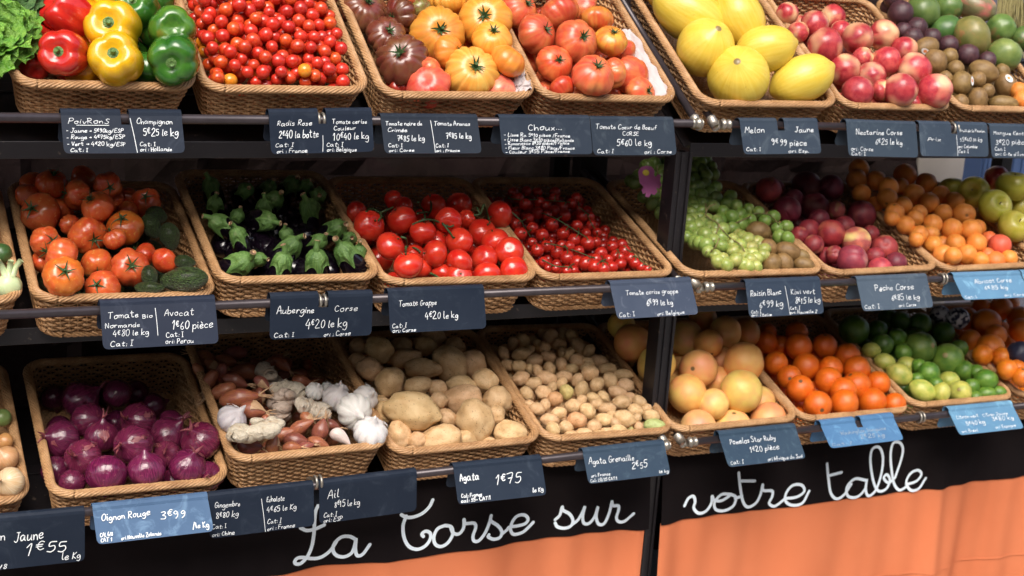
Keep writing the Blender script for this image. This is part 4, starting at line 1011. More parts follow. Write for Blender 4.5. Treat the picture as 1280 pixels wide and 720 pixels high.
kind('ginger_root', 'ginger', [ginger_mesh(s) for s in range(4)], (), 'knobbly beige')

# aubergine: long glossy body, the green cap with pointed sepals and stalk is a part
def aub_r(z): return (.50*math.sqrt(max(0, 1-z*z))*(1-.22*z))
def aub_fn(t, p):
    z = cos(p); r = aub_r(z)*(1+.03*cos(3*t)); return Vector((r*cos(t), r*sin(t), z))
def aub_cap(seed):
    r_ = random.Random(seed); ph = r_.uniform(0, 6); mb = MB(); n = 5
    def fn(u, v):
        t = 2*pi*u; tri = abs(((t*n/(2*pi)+ph) % 1)*2-1)
        zl = .52 - .42*tri**2.6*(1+.45*sin(2*t+ph*3)); z = 1.0-(1.0-zl)*v**.9
        r = aub_r(min(z, .999))+.03+.05*sin(pi*min(1, v*1.3))+.012*sin(v*9+3*t)+.016*sin(10*t)*sin(v*pi) + .03*max(0, v-.7)*3*(1+sin(2*t+ph)) *.5+ .05*(1-v)
        r = max(r, .11)
        return Vector((r*cos(t), r*sin(t), z+.05*(1-v)))
    mb.grid(60, 10, fn)
    a = r_.uniform(0, 6.28); c = Vector((cos(a), sin(a), 0))
    mb.tube(cat_rom([Vector((0, 0, .94)), Vector((0, 0, 1.12)), Vector((0, 0, 1.25))+c*.05, Vector((0, 0, 1.38))+c*.13], 4), [.17, .155, .14, .13, .12, .115, .11, .108, .108, .11, .118, .125, .13], 9)
    e = Vector((0, 0, 1.38))+c*.13; mb.tube([e-(c*.08+Vector((0, 0, .13))).normalized()*.01, e+(c*.08+Vector((0, 0, .13))).normalized()*.02], [.128, .11], 9, mi=1)
    return mb.mesh('calyx', [M['calyx_green'], M['tan_husk']])
kind('aubergine', 'aubergine', [U('aubergine', M['aubergine'], 32, 24, aub_fn)], (('calyx', [aub_cap(s) for s in range(4)]),), 'glossy black')

stk = mesh_of('sticker', M['sticker'], lambda mb: (mb.add([Vector((.36*cos(a), .52*sin(a), 1.0)) for a in [2*pi*i/20 for i in range(20)]] , [tuple(range(20))]), mb.add([Vector((.2*cos(a), .05+.2*sin(a), 1.006)) for a in [2*pi*i/12 for i in range(12)]], [tuple(range(12))], 1)))
stk.materials.append(M['sticker_spot'])

# ------------------------------------------------------------------ placing
def cam_axis(dx, dy):
    """direction from a picture offset in units of the radius (towards the camera)"""
    m = math.hypot(dx, dy)
    if m > .96: dx, dy, m = dx*.96/m, dy*.96/m, .96
    return (RT*dx - UP*dy + BK*math.sqrt(1-m*m)).normalized()
ORD = ['first', 'second', 'third', 'fourth', 'fifth', 'sixth', 'seventh', 'eighth', 'ninth', 'tenth', 'eleventh', 'twelfth', 'thirteenth', 'fourteenth', 'fifteenth', 'sixteenth', 'seventeenth', 'eighteenth', 'nineteenth', 'twentieth']
BN = dict(man='mixed fruit basket', aub='aubergine basket', pec='peach basket', apr='apricot basket', oni='red onion basket', sha='shallot basket', aga='large potato basket', gre='new potato basket', ora='middle orange basket', lim='lime basket', ron='far right orange basket')
AUTO = {'tomato', 'vine_tomato', 'purple_tomato', 'yellow_tomato', 'beef_tomato', 'red_bell_pepper', 'yellow_bell_pepper', 'green_bell_pepper', 'nectarine', 'peach', 'apricot', 'orange', 'grapefruit', 'red_onion', 'passion_fruit', 'apple'}
class Pile:
    def __init__(s, key, ox, oy, sc, h=(-.005, .02), name=None):
        s.b = BK_[key]; s.key = key; s.ox, s.oy, s.sc = ox, oy, sc; s.h = h; s.items = []; s.name = name
        s.rnd = random.Random(key)
    def add(s, kd, x, y, r, b=None, ang=None, top=None, v=None, l=None, col=None, tilt=.0, stick=None, parts=True, h=0, z=0, cd=None, only=None, adj=None):
        """x, y, r (and b: the short half-axis, ang: degrees clockwise) in the zoomed crop's pixels"""
        k = 1/s.sc
        s.items.append(dict(kd=kd, px=s.ox+x*k, py=s.oy+y*k, r=r*k, b=(b or r)*k, ang=ang, top=None if top is None else ((top[0]-x)/r, (top[1]-y)/r), v=v, l=l, col=col, tilt=tilt, stick=stick, parts=parts, h=h, z=z, cd=cd, only=only, adj=adj))
        return s
    def many(s, kd, pts, **k):
        for p in pts:
            kw = dict(k); kw.update(p[-1] if isinstance(p[-1], dict) else {}); q = [e for e in p if not isinstance(e, dict)]
            s.add(kd, *q, **kw)
        return s
    def solve(s, it=90, over=.92, shrink=.97):
        b = s.b
        if not getattr(s, 'auto', None):
            s.auto = True; by = {}
            for i in s.items: by.setdefault(i['kd'], []).append(i['r'])
            for i in s.items:                       # half hidden ones: full size, pushed behind their neighbours
                if i['kd'] not in AUTO: continue
                L = sorted(by[i['kd']]); med = L[len(L)//2]
                if i['r'] < .72*med:
                    f = .86*med/i['r']; i['r'] *= f; i['b'] *= f; i['z'] -= 1.5*med
        for i in s.items:
            d = ray(i['px'], i['py']); i['d'] = d
            n0 = s.h[0]
            for _ in range(4):
                o = b.o + b.n*(n0+i['h']); t = (o-EYE).dot(b.n)/d.dot(b.n); P = EYE+d*t
                vv = min(max(b.loc(P).y/BD, 0), 1); n0 = s.h[0]+(s.h[1]-s.h[0])*vv
            i['t'] = t; i['t0'] = t; i['R'] = (i['r']*i['b']*i['b'])**(1/3)
            i['pr'] = i['py'] + i['z']
        A = s.items
        for _ in range(it):
            mv = 0
            for x in range(len(A)):
                for y in range(x):
                    p, q = A[x], A[y]
                    dpx = math.hypot(p['px']-q['px'], p['py']-q['py'])
                    if dpx > p['R']+q['R']: continue
                    P, Q = EYE+p['d']*p['t'], EYE+q['d']*q['t']
                    need = over*(p['R']*p['t']+q['R']*q['t'])/FPX; lat = (P-Q).length
                    lt = dpx*.5*(p['t']+q['t'])/FPX
                    want = math.sqrt(max(0, need*need-lt*lt))
                    f, g_ = (p, q) if p['pr'] > q['pr'] else (q, p)
                    e = want-(g_['t']-f['t'])
                    if e > 1e-4: g_['t'] += e*.22; f['t'] -= e*.26; mv = max(mv, e)
            for i in A:                                  # keep inside: floor and side walls
                i['t'] += (i['t0']-i['t'])*.03
                P = EYE+i['d']*i['t']; L = b.loc(P); Rr = i['R']*i['t']/FPX
                lo = -BH+.008+Rr*.92
                if L.z < lo:
                    i['t'] -= (lo-L.z)/max(.2, -i['d'].dot(b.n))
                P = EYE+i['d']*i['t']; L = b.loc(P)
                ym = .016+Rr*(.96 if L.z < Rr*.55 else .55)
                if L.y < ym: i['t'] += (ym-L.y)/max(.3, i['d'].dot(b.v))*.9
                xm = BW-.014-Rr*.9
                yM = BD-.022-Rr*.85
                if L.y > yM: i['t'] -= (L.y-yM)/max(.3, i['d'].dot(b.v))*.9
                if L.x > xm and L.z < Rr*.4: i['t'] -= min(.01, (L.x-xm)/max(.25, i['d'].dot(b.u))*.5)
        return s
    def rows(s):
        """name each by its place in the heap"""
        groups = {}
        for i in s.items:
            if not i['l'] and not i.get('cl'): groups.setdefault(i['kd'], []).append(i)
        for kd, L in groups.items():
            L.sort(key=lambda i: -i['py']); med = sorted(i['r'] for i in L)[len(L)//2]
            bands = []; cur = [L[0]]
            for i in L[1:]:
                if cur[0]['py']-i['py'] > 1.15*med: bands.append(cur); cur = [i]
                else: cur.append(i)
            bands.append(cur); N = len(bands); nm = kd.replace('_', ' ')
            for bi, band in enumerate(bands):
                band.sort(key=lambda i: i['px'])
                rown = 'only row' if N == 1 else 'front row' if bi == 0 else 'back row' if bi == N-1 else ('middle row' if N == 3 else ORD[bi]+' row')
                for j, i in enumerate(band):
                    n = len(band)
                    pos = 'alone' if n == 1 else ('leftmost' if j == 0 else 'rightmost' if j == n-1 else ('middle one' if n == 3 else ORD[j]+' from left'))
                    adj = i['adj'] or K[kd]['adj']
                    kw = nm
                    for a_ in adj.split():
                        if a_ in nm.split(): adj = ' '.join(w_ for w_ in adj.split() if w_ != a_)
                    i['l'] = ' '.join(f"{adj} {kw}, {pos} in {rown} of {BN.get(s.key, 'its basket')}".split())
    def build(s, group=None, fill=None, fillR=None, filllabel=None, fill_mat_col=None, fillz=None, near=2.6):
        s.solve(); s.rows(); b = s.b; placed = []
        for i in s.items:
            P = EYE+i['d']*i['t']; sc = i['t']/FPX
            placed.append((P, i['R']*sc))
            if i.get('skip'): continue
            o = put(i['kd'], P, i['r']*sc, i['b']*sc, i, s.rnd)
            tag(o, i['l'], K[i['kd']]['cat'], group or (i['kd'].replace('_', ' ')+'s heaped in their basket'))
            i['o'] = o
        if fill:
            # the layer underneath, seen only through the gaps
            Rf = fillR; n = 0; zz = -BH+.008+Rf
            v = .055+Rf*1.05; row = 0
            while v < BD-.03-Rf:
                u = .036+Rf+(Rf if row % 2 else 0)
                while u < BW-.036-Rf:
                    P = b.W(u+s.rnd.uniform(-.1, .1)*Rf, v+s.rnd.uniform(-.1, .1)*Rf, zz+s.rnd.uniform(0, .25)*Rf+(fillz or 0))
                    px, py, _ = proj(P)
                    if py > -25 and px < 1300 and px > -25 and all((P-Q).length > .86*(Rf+rq) for Q, rq in placed):
                        above = any((P-Q).length < near*(Rf+rq) and b.loc(Q).z > b.loc(P).z-.01 for Q, rq in placed)
                        if above:
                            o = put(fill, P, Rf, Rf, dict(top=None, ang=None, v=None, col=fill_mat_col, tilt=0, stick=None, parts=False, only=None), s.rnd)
                            tag(o, filllabel, K[fill]['cat'], filllabel)
                            placed.append((P, Rf)); n += 1
                    u += 2.02*Rf
                v += 1.78*Rf; row += 1
        s.placed = placed
        return s
def put(kd, P, a, b_, i, rnd, name=None):
    kk = K[kd]; v = i['v'] if i['v'] is not None else rnd.randrange(len(kk['meshes']))
    me = kk['meshes'][v % len(kk['meshes'])]
    o = new_obj(name or kd, me)
    if i['ang'] is not None:
        an = R(i['ang']); ax = (RT*cos(an)-UP*sin(an)); ax = (ax*math.cos(i['tilt'])+BK*math.sin(i['tilt'])).normalized(); S = (b_, b_, a)
    elif i['top'] is not None:
        ax = cam_axis(*i['top']); S = (a, a, b_ if b_ != a else a)
    else:
        ax = Vector((rnd.gauss(0, 1), rnd.gauss(0, 1), rnd.gauss(0, 1)))
        if ax.dot(BK) > 0: ax = -ax*1.0 if rnd.random() < .8 else ax
        ax.normalize(); S = (a, a, a)
    q = Vector((0, 0, 1)).rotation_difference(ax) @ Quaternion((0, 0, 1), rnd.uniform(0, 6.28))
    o.matrix_world = Matrix.LocRotScale(P, q, Vector(S))
    c = i['col'] or (1, 1, 1); j = rnd.uniform(.86, 1.08)
    o.color = (c[0]*j, c[1]*j*rnd.uniform(.95, 1.05), c[2]*j, 1)
    if i['parts']:
        for pn, ms in kk['parts']:
            if i['only'] and pn not in i['only']: continue
            if pn in ('calyx', 'stem', 'neck') and i['top'] is None and i['ang'] is None and kd not in ('red_onion', 'shallot', 'aubergine'): continue
            new_obj(pn, ms[rnd.randrange(len(ms))], o)
    if i['stick'] is not None:
        d = cam_axis(*i['stick'])
        e = new_obj('sticker', stk, o); f = .30
        m = o.matrix_world.inverted() @ (Matrix.Translation(P + d*0) @ (Vector((0, 0, 1)).rotation_difference(d)).to_matrix().to_4x4())
        rr = 1/math.sqrt(sum((d.dot(o.matrix_world.to_3x3().col[k].normalized())/S[k])**2 for k in range(3)))
        sm = min(S)
        e.matrix_local = m @ Matrix.Translation((0, 0, rr*1.01-sm*.42*1.0)) @ Matrix.Diagonal((sm*.42, sm*.42, sm*.42, 1)) if False else m @ Matrix.Translation((0, 0, rr*1.005)) @ Matrix.Diagonal((sm*.85, sm*.85, .0006, 1))
    return o

# ------------------------------------------------------------------ top shelf
p = Pile('pep', 0, 0, 3.2727, (.022, .03))
p.many('red_bell_pepper', [(262, 220, 106, {'top': (265, 225), 'v': 1, 'l': 'shiny red bell pepper facing front, lowest left in its basket'}), (278, 55, 104, {'top': (215, 8), 'l': 'red bell pepper lying sideways behind the front red one', 'parts': False}), (150, 75, 55, {'top': (146, 82), 'l': 'small red pepper with green stem beside the lettuce'}), (158, 172, 56, {'l': 'red pepper half hidden left of the front red pepper'}), (138, 262, 68, {'z': -30, 'l': 'red pepper showing low at the basket corner by the lettuce'}), (305, 275, 84, {'z': -70, 'l': 'red pepper peeping out beneath the front red one'})])
p.many('yellow_bell_pepper', [(475, 245, 116, {'top': (490, 226), 'v': 1, 'l': 'shiny yellow bell pepper, frontmost of the yellow ones'}), (466, 115, 120, {'top': (470, 106), 'v': 2, 'l': 'yellow bell pepper directly above the frontmost yellow one'}), (400, 0, 72, {'l': 'yellow bell pepper at the top edge of the picture'}), (350, 285, 84, {'z': -60, 'col': (1, .8, 1), 'l': 'golden pepper wedged low between red and yellow ones'}), (360, 140, 80, {'z': -40, 'l': 'yellow pepper glimpsed between the upper red and yellow ones'})])
p.many('green_bell_pepper', [(712, 240, 112, {'top': (722, 282), 'v': 1, 'l': 'shiny green bell pepper with stem, frontmost at right'}), (705, 122, 104, {'col': (1.6, 1.15, 1.1), 'parts': False, 'l': 'olive green pepper standing behind the frontmost green one'}), (565, 30, 92, {'top': (560, 8), 'v': 2, 'l': 'dark green pepper with stem at the back of the basket'}), (625, 120, 80, {'z': -40, 'l': 'dark green pepper between the yellow and olive ones'}), (590, 290, 84, {'z': -60, 'l': 'dark green pepper in the gap left of the front green one'}), (640, 5, 60, {'l': 'dark green pepper at the top right corner of its basket'})])
p.build('bell peppers in their basket', fill='green_bell_pepper', fillR=.04, filllabel='bell pepper buried under the visible ones in the pepper basket')

# lettuce in the first basket
def leaf_mesh(seed, w=1, mat='leaf'):
    r_ = random.Random(seed); mb = MB(); sh = r_.uniform(0, 9)
    def fn(u, v):
        s_ = (u-.5)*2; wd = .62*w*(.25+.95*sin(min(1, v*1.05)*pi*.62))
        ruf = .13*v*abs(s_)*sin(v*16+s_*5+sh)+.06*nz((u*5, v*5, 0), 1, seed)
        z = .35*s_*s_*(1-.3*v) + .55*v*(1-v)*-.6 - .45*v**3*(1+.3*s_) + ruf
        return Vector((s_*wd*(1+.06*sin(v*21+sh)), v*1.0+.05*cos(s_*9+sh)*v, z))
    mb.grid(22, 26, fn)
    return mb.mesh('leaf', M[mat])
leaves = [leaf_mesh(s) for s in range(6)]; dleaves = [leaf_mesh(s+20, 1.2, 'dark_leaf') for s in range(3)]
def head(P, rad, n, label, ms, seed, up, name='lettuce'):
    e = empty(name, P); tag(e, label, 'lettuce'); r_ = random.Random(seed)
    for k in range(n):
        f = k/n; a = k*2.4; el = .15+1.15*f; o = new_obj('leaf', ms[k % len(ms)], e)
        q = up.to_track_quat('Z', 'Y') @ Quaternion((0, 0, 1), a) @ Quaternion((1, 0, 0), el)
        sc = rad*(1.05-.35*f)*r_.uniform(.9, 1.15)
        o.matrix_local = Matrix.LocRotScale(q @ Vector((0, .06*rad, 0)), q, Vector((sc, sc, sc)))
        c = r_.uniform(.8, 1.25); o.color = (c, c, c, 1)
    return e
b = BK_['let']
upv = (b.n*.9-Vector((0, .5, 0))).normalized()
head(at(2, 46, b.W(0, .10, 0).y), .066, 22, 'bright green leafy lettuce spilling over at the top left corner', leaves, 3, upv)
head(at(26, 6, b.W(0, .22, 0).y), .045, 14, 'curly dark green lettuce behind the bright green one', dleaves, 5, upv)
head(at(-30, 62, b.W(0, .07, 0).y), .075, 16, 'green lettuce cut by the left edge of the picture', leaves, 9, upv)

# loose cherry tomatoes: dropped one by one into the basket
def drop(key, rad, jitter, hmax, seed, umin=.03, umax=.37, vmin=.03, vmax=.49, base=-.05, tries=60, limit=600, crop=True):
    b = BK_[key]; r_ = random.Random(seed); S = []
    fails = 0
    while fails < 40 and len(S) < limit:
        rr = rad*r_.uniform(1-jitter, 1+jitter); best = None
        for _ in range(tries):
            u = r_.uniform(umin+rr, umax-rr); v = r_.uniform(vmin+rr, vmax-rr); z = base+rr*.9
            for (uu, vv, zz, q) in S:
                d2 = (u-uu)**2+(v-vv)**2; s_ = (rr+q)*.97
                if d2 < s_*s_: z = max(z, zz+math.sqrt(s_*s_-d2))
            sc = z - hmax(u, v)
            if best is None or sc < best[0]: best = (sc, u, v, z)
        if best[0] > 0: fails += 1; continue
        S.append((best[1], best[2], best[3], rr))
    out = []
    for (u, v, z, rr) in S:
        P = b.W(u, v, z); px, py, t = proj(P); out.append((P, rr, px, py, z, (u, v)))
    return out
pts = drop('che', .0152, .12, lambda u, v: -.006+.02*sin(pi*min(1, u/.4))+.045*min(1, v/.25), 4, vmax=.49, tries=50)
pts = [q for q in pts if q[3] > -14]
def seen(P, rr, placed):
    """how much of a ball shows from the eye: rough test against the others"""
    n = 0; c = P
    for k in range(12):
        a = 2*pi*k/12; q = c + (RT*cos(a)+UP*sin(a))*rr*.75 + BK*rr*.5
        d = (q-EYE); L = d.length; d /= L; ok = True
        for (Q, r2) in placed:
            if (Q-P).length < 1e-6: continue
            w_ = Q-EYE; s_ = w_.dot(d)
            if s_ < L and (w_-d*s_).length < r2*.98: ok = False; break
        n += ok
    return n
allp = [(q[0], q[1]) for q in pts]
sc_ = sorted(((seen(q[0], q[1], [x for x in allp if (x[0]-q[0]).length < .09]), i) for i, q in enumerate(pts)), reverse=True)
vis = [i for n, i in sc_ if n >= 1][:285]; hid = [i for i in range(len(pts)) if i not in set(vis)]
odd = {}
def nearest(px, py):
    return min((i for i in vis if i not in odd), key=lambda i: (pts[i][2]-px)**2+(pts[i][3]-py)**2)
odd[nearest(281, 61)] = ('green', (.85, 4.5, 1.5), 'single olive green cherry tomato lying on the red heap')
for (x, y, t_) in ((275, 50, 'orange cherry tomato left of the olive green one'), (254, 52, 'orange cherry tomato at the left rim, upper of two'), (257, 66, 'orange cherry tomato at the left rim, lower of two'), (284, 101, 'wide orange cherry tomato at the front rim, left'), (321, 91, 'orange cherry tomato right of the wide one at front'), (338, 73, 'bright orange cherry tomato alone in the middle of the heap'), (364, 93, 'orange cherry tomato at front, right of the middle'), (384, 93, 'orange cherry tomato low in front, second right of the middle'), (437, 108, 'orange cherry tomato at the right front rim corner'), (325, 96, 'orange cherry tomato beside the larger orange one at left front')):
    odd[nearest(x, y)] = ('orange', None, t_)
rr_ = random.Random(3)
for i in vis:
    P, rr, px, py, z, _ = pts[i]; kd = 'cherry_tomato'; col = rr_.choice([(1, 1, 1), (1, 1, 1), (1, 1.6, 1), (.85, .8, 1), (1.05, 2.4, 1)])
    lab = 'small round red cherry tomato in the loose heap between peppers and heirloom tomatoes'
    if i in odd:
        kd = 'orange_cherry_tomato'; lab = odd[i][2]; col = odd[i][1] and (.45, 1.35, 2.5) or (1, 1, 1)
    o = put(kd, P, rr, rr, dict(top=None, ang=None, v=None, col=col, tilt=0, stick=None, parts=False, only=None), rr_)
    tag(o, lab, 'cherry tomato', 'loose cherry tomatoes')
mb = MB()
for i in hid:
    P, rr = pts[i][:2]; k = len(mb.v)
    mb.rev(10, 7, lambda t, p: P+Vector((sin(p)*cos(t), sin(p)*sin(t), cos(p)))*rr)
if mb.v: tag(new_obj('cherry_tomatoes_beneath', mb.mesh('cherry_tomatoes_beneath', M['cherry'])), 'red cherry tomatoes lying underneath the visible ones of the loose heap', 'cherry tomatoes', kind='stuff')

p = Pile('hei', 320, 0, 3.2727, (.025, .035))
p.many('purple_tomato', [(600, 248, 114, {'top': (590, 215), 'v': 1, 'l': 'ribbed purple brown tomato, frontmost of the dark ones'}), (535, 150, 86, {'top': (560, 125), 'v': 0, 'l': 'purple tomato just behind the frontmost dark one'}), (592, 65, 78, {'top': (545, 85), 'v': 0, 'l': 'purple red tomato between dark left one and greenish one'}), (440, 45, 100, {'top': (475, 0), 'v': 2, 'col': (1.1, 1.3, 1.2), 'l': 'large brownish purple tomato at the back left wall'}), (590, 358, 46, {'col': (2.2, .8, .8), 'parts': False, 'l': 'dark red tomato low under the frontmost purple one'}), (350, -10, 60, {'parts': False, 'l': 'purple tomato cut by the top edge at the left wall'})])
p.many('yellow_tomato', [(742, 140, 116, {'top': (768, 132), 'v': 1, 'l': 'large ribbed yellow tomato right of the purple ones'}), (882, 302, 116, {'top': (910, 275), 'v': 2, 'col': (1.05, 1.2, 1.5), 'l': 'pale yellow heavily ribbed tomato at the very front'}), (965, 162, 84, {'top': (978, 122), 'v': 0, 'l': 'smooth orange yellow tomato above the right of the front one'}), (788, 215, 74, {'top': (850, 210), 'v': 0, 'col': (1, .8, .8), 'l': 'orange tomato tilted right, squeezed behind the pale front one'}), (938, 85, 112, {'top': (935, 72), 'v': 1, 'l': 'wide yellow ribbed tomato in the second row right'}), (1030, 250, 78, {'parts': False, 'col': (1, .75, .7), 'l': 'plain orange tomato at the right wall of the heirloom basket'}), (790, 5, 84, {'parts': False, 'l': 'orange yellow tomato at the top edge, left of two'}), (915, -8, 72, {'top': (880, -2), 'l': 'orange yellow tomato at the top edge, right of two'}), (870, 185, 40, {'col': (1, .6, .6), 'parts': False, 'l': 'orange tomato mostly hidden amid the yellow ones'})])
p.many('beef_tomato', [(705, 352, 92, {'top': (690, 325), 'v': 2, 'parts': False, 'col': (1.05, .8, 1.2), 'l': 'pinkish red tomato at the front rim under the dark ones'}), (1000, 362, 68, {'parts': False, 'col': (1.1, 1.3, 2.2), 'l': 'pale pink tomato at the front right, by the white paper'}), (716, 275, 44, {'parts': False, 'l': 'red tomato hidden between purple and orange ones'}), (675, 38, 46, {'parts': False, 'col': (.35, 1.5, 1), 'l': 'greenish tomato in the middle of the back row'}), (612, 8, 44, {'parts': False, 'l': 'red tomato at the top edge above the purple ones'})])
p.build('heirloom tomatoes in their basket', fill='beef_tomato', fillR=.036, filllabel='red tomato buried under the heirloom tomatoes')
p = Pile('coe', 600, 0, 3.2727, (.022, .035))
p.many('beef_tomato', [(462, 310, 92, {'top': (490, 262), 'v': 1, 'z': 20, 'l': 'big ribbed tomato with dark calyx, frontmost of the pinkish ones'}), (548, 300, 66, {'parts': False, 'v': 0, 'z': 5, 'l': 'tomato lobe pressed against the right of the frontmost one'}), (615, 308, 80, {'parts': False, 'v': 3, 'l': 'smooth red tomato right of the front pair by the paper'}), (305, 262, 76, {'top': (330, 248), 'v': 2, 'col': (1.05, .85, .7), 'l': 'round red tomato with curly calyx at the left wall'}), (232, 138, 85, {'top': (290, 122), 'v': 3, 'l': 'tomato with green stripes turned right, at the left'}), (395, 168, 92, {'top': (432, 155), 'v': 1, 'l': 'wide pinkish tomato in the middle of its basket'}), (535, 168, 69, {'top': (548, 126), 'v': 3, 'col': (1.05, 1.9, .8), 'l': 'small tomato with yellow shoulders and star calyx'}), (478, 78, 70, {'parts': False, 'v': 0, 'col': (1, 1.3, .8), 'l': 'red tomato with yellow base behind the yellow shouldered one'}), (322, 58, 86, {'parts': False, 'v': 3, 'l': 'plain red tomato in the middle of the back row'}), (160, 42, 82, {'top': (212, 14), 'v': 2, 'l': 'red tomato with calyx at the back left'}), (420, 30, 62, {'parts': False, 'l': 'pinkish tomato at the back, right of the plain red one'}), (335, 365, 58, {'parts': False, 'col': (.9, .5, .5), 'l': 'bright red tomato low at the front left rim'}), (655, 382, 68, {'top': (700, 375), 'v': 3, 'l': 'orange red tomato at the front right corner on paper'}), (330, -5, 60, {'parts': False, 'l': 'tomato cut by the top edge of the picture'}), (530, 388, 34, {'parts': False, 'l': 'pink tomato peeping under the frontmost one'}), (580, 218, 36, {'parts': False, 'l': 'red tomato peeping out between small one and paper'})])
p.build('beef tomatoes in their basket', fill='beef_tomato', fillR=.036, filllabel='red tomato buried under the pinkish beef tomatoes')
def paper(key, u0, u1, v0, v1, n0, n1, seed, label, amp=.008, nu=40):
    b = BK_[key]; mb = MB()
    def fn(u, v):
        q = (u*4, v*5, 0)
        d = amp*(abs(nz(q, 1, seed))*2-.5) + amp*.6*nz(q, 2.7, seed+2)
        return b.W(u0+(u1-u0)*u + amp*.8*nz(q, 1.3, seed+5), v0+(v1-v0)*v+amp*nz(q, 1.1, seed+7), n0+(n1-n0)*u**1.3+d)
    mb.grid(nu, nu, fn); me = mb.mesh('tissue_paper', M['paper'], True)
    o = new_obj('tissue_paper', me); tag(o, label, 'paper'); return o
paper('coe', .30, .378, .020, .30, -.03, .002, 4, 'crumpled white tissue paper along the right wall of the beef tomato basket')
paper('coe', .10, .26, .40, .48, .03, .05, 8, 'white tissue paper at the back of the beef tomato basket')
paper('hei', .325, .382, .018, .085, -.012, .012, 6, 'scrap of white tissue paper at the front right corner of the heirloom basket', .012)

p = Pile('mel', 600, 0, 3.2, (.035, .04))
p.many('melon', [(840, 62, 162, 106, 30, {'l': 'long yellow melon lying diagonally at the back left'}), (902, 192, 116, {'top': (934, 140), 'b': 122, 'l': 'yellow melon with stalk scar, left in the second row'}), (1033, 308, 124, {'top': (1010, 266), 'b': 120, 'l': 'yellow melon with stalk scar at the very front'}), (1142, 196, 124, 94, -12, {'l': 'smooth yellow melon in the middle, right of the scarred one'}), (1035, 72, 130, 100, 62, {'l': 'speckled yellow melon at the top middle of its basket'}), (1288, 318, 134, 96, -24, {'l': 'pointed yellow melon lying at the front right rim'}), (760, -60, 110, {'l': 'yellow melon cut by the top edge at the left wall'})])
p.build('yellow melons in their basket')
p = Pile('nec', 950, 0, 3.2727, (.012, .02))
p.many('nectarine', [(112, 55, 46), (155, 132, 44), (222, 100, 58), (298, 70, 52), (330, 130, 46), (265, 188, 74), (400, 157, 65), (505, 143, 62), (345, 285, 66), (420, 237, 44), (455, 312, 60), (515, 252, 62), (590, 205, 56), (630, 285, 70), (400, 378, 66), (575, 370, 70), (715, 372, 72), (500, 370, 44), (490, 415, 32), (622, 425, 28), (208, 160, 38)])
LN = ['nectarine with cream patch at the far left back corner', 'cream pink nectarine at the left wall, second from the back', 'red round nectarine near the back left', 'nectarine with yellow blush, rearmost in the middle', 'cherry red nectarine half hidden behind the speckled one', 'two toned dark red nectarine at the left wall', 'speckled red nectarine in the middle of the back', 'nectarine with cream side at the right wall, rear', 'pink and cream nectarine left of centre', 'pale cream nectarine peeping between the pink and speckled ones', 'dark red nectarine in the centre, lying low', 'cream nectarine with red speckles in the very centre', 'bright red nectarine at the right wall', 'wide mottled nectarine at the right, behind the front pair', 'dark crimson nectarine at the front left rim', 'red nectarine at the front rim, middle of three', 'pink glossy nectarine at the front right corner', 'small cream piece of nectarine between the two front ones', 'red nectarine peeping low at front left', 'red nectarine peeping low between the front right pair', 'red nectarine wedged in the back left gap']
CN = [None, (1.5, 6, 4), (1, .8, 1), None, (1.1, .8, .8), (.9, .8, .9), None, (1.2, 3, 2), (1.3, 3, 2.5), (1.6, 11, 6), (.6, .7, .8), (1.6, 9, 5), (1.1, .7, .8), (1, 1.5, 1.2), (.7, .7, .9), (1, 1, 1.1), (1.4, 3, 3), (1.6, 11, 6), None, None, None]
for i, l_, c_ in zip(p.items, LN, CN):
    i['l'] = l_; i['top'] = None
    i['kd'] = 'nectarine'; i['col'] = c_ and (1+(c_[0]-1)*.25, 1+(c_[1]-1)*.06, 1+(c_[2]-1)*.06)
p.build('nectarines in their basket', fill='nectarine', fillR=.033, filllabel='nectarine buried under the visible ones in the nectarine basket')
p = Pile('man', 950, 0, 3.2727, (.012, .05))
p.many('mango', [(665, 50, 72, {'l': 'green mango at the far left back of its basket'}), (768, 32, 60, {'l': 'dark green mango at the top edge, second from left'}), (885, 28, 82, 62, 20, {'col': (2.2, 1.1, 2.2), 'l': 'grey pink mango at the top edge'}), (760, 122, 68, 56, 150, {'col': (.6, .8, .8), 'l': 'dark green mango lying under the others at left'}), (868, 147, 84, 74, 60, {'col': (1.9, 1, 1.2), 'l': 'pinkish green mango in the centre, largest of all'}), (985, 118, 60, {'col': (1.2, 1.3, 1.2), 'l': 'plain green mango right of the pinkish one'}), (1000, 225, 70, 68, 20, {'col': (1.6, 1.3, 1.4), 'l': 'green mango with pink side, lowest right above the kiwis'}), (1078, 160, 52, {'l': 'green mango at the right edge of the picture'})])
p.many('passion_fruit', [(528, 28, 27), (575, 55, 53), (640, 115, 46), (585, 125, 34), (625, 155, 42), (702, 155, 40), (770, 185, 42), (850, 225, 46), (930, 247, 37), (545, -5, 40)])
p.many('kiwi', [(680, 195, 54, 42, -20, {'stick': (-.3, .5), 'l': 'brown kiwi with round sticker at the left wall'}), (718, 252, 52, 46, 70), (800, 282, 36), (775, 232, 36), (755, 322, 34), (825, 340, 50, 44, 100, {'stick': (.75, -.1), 'l': 'brown kiwi with white sticker on its right side'}), (915, 293, 62, 46, 22), (890, 326, 34), (890, 405, 48, 40, 95), (820, 418, 34), (995, 424, 62, 34, 5), (1005, 350, 52, 44, 75, {'stick': (0, -.5), 'l': 'brown kiwi with large white sticker facing front'}), (930, 372, 30), (990, 292, 32)])
p.many('apricot', [(1058, 372, 36, {'l': 'orange apricot behind the sticker kiwi at the right edge'}), (1075, 412, 40, {'l': 'orange apricot low at the right edge of the top shelf'})])
p.build(None, fill='kiwi', fillR=.024, filllabel='kiwi buried under the mixed fruit at the top right')
b = BK_['man']; mb = MB(); r_ = random.Random(2)
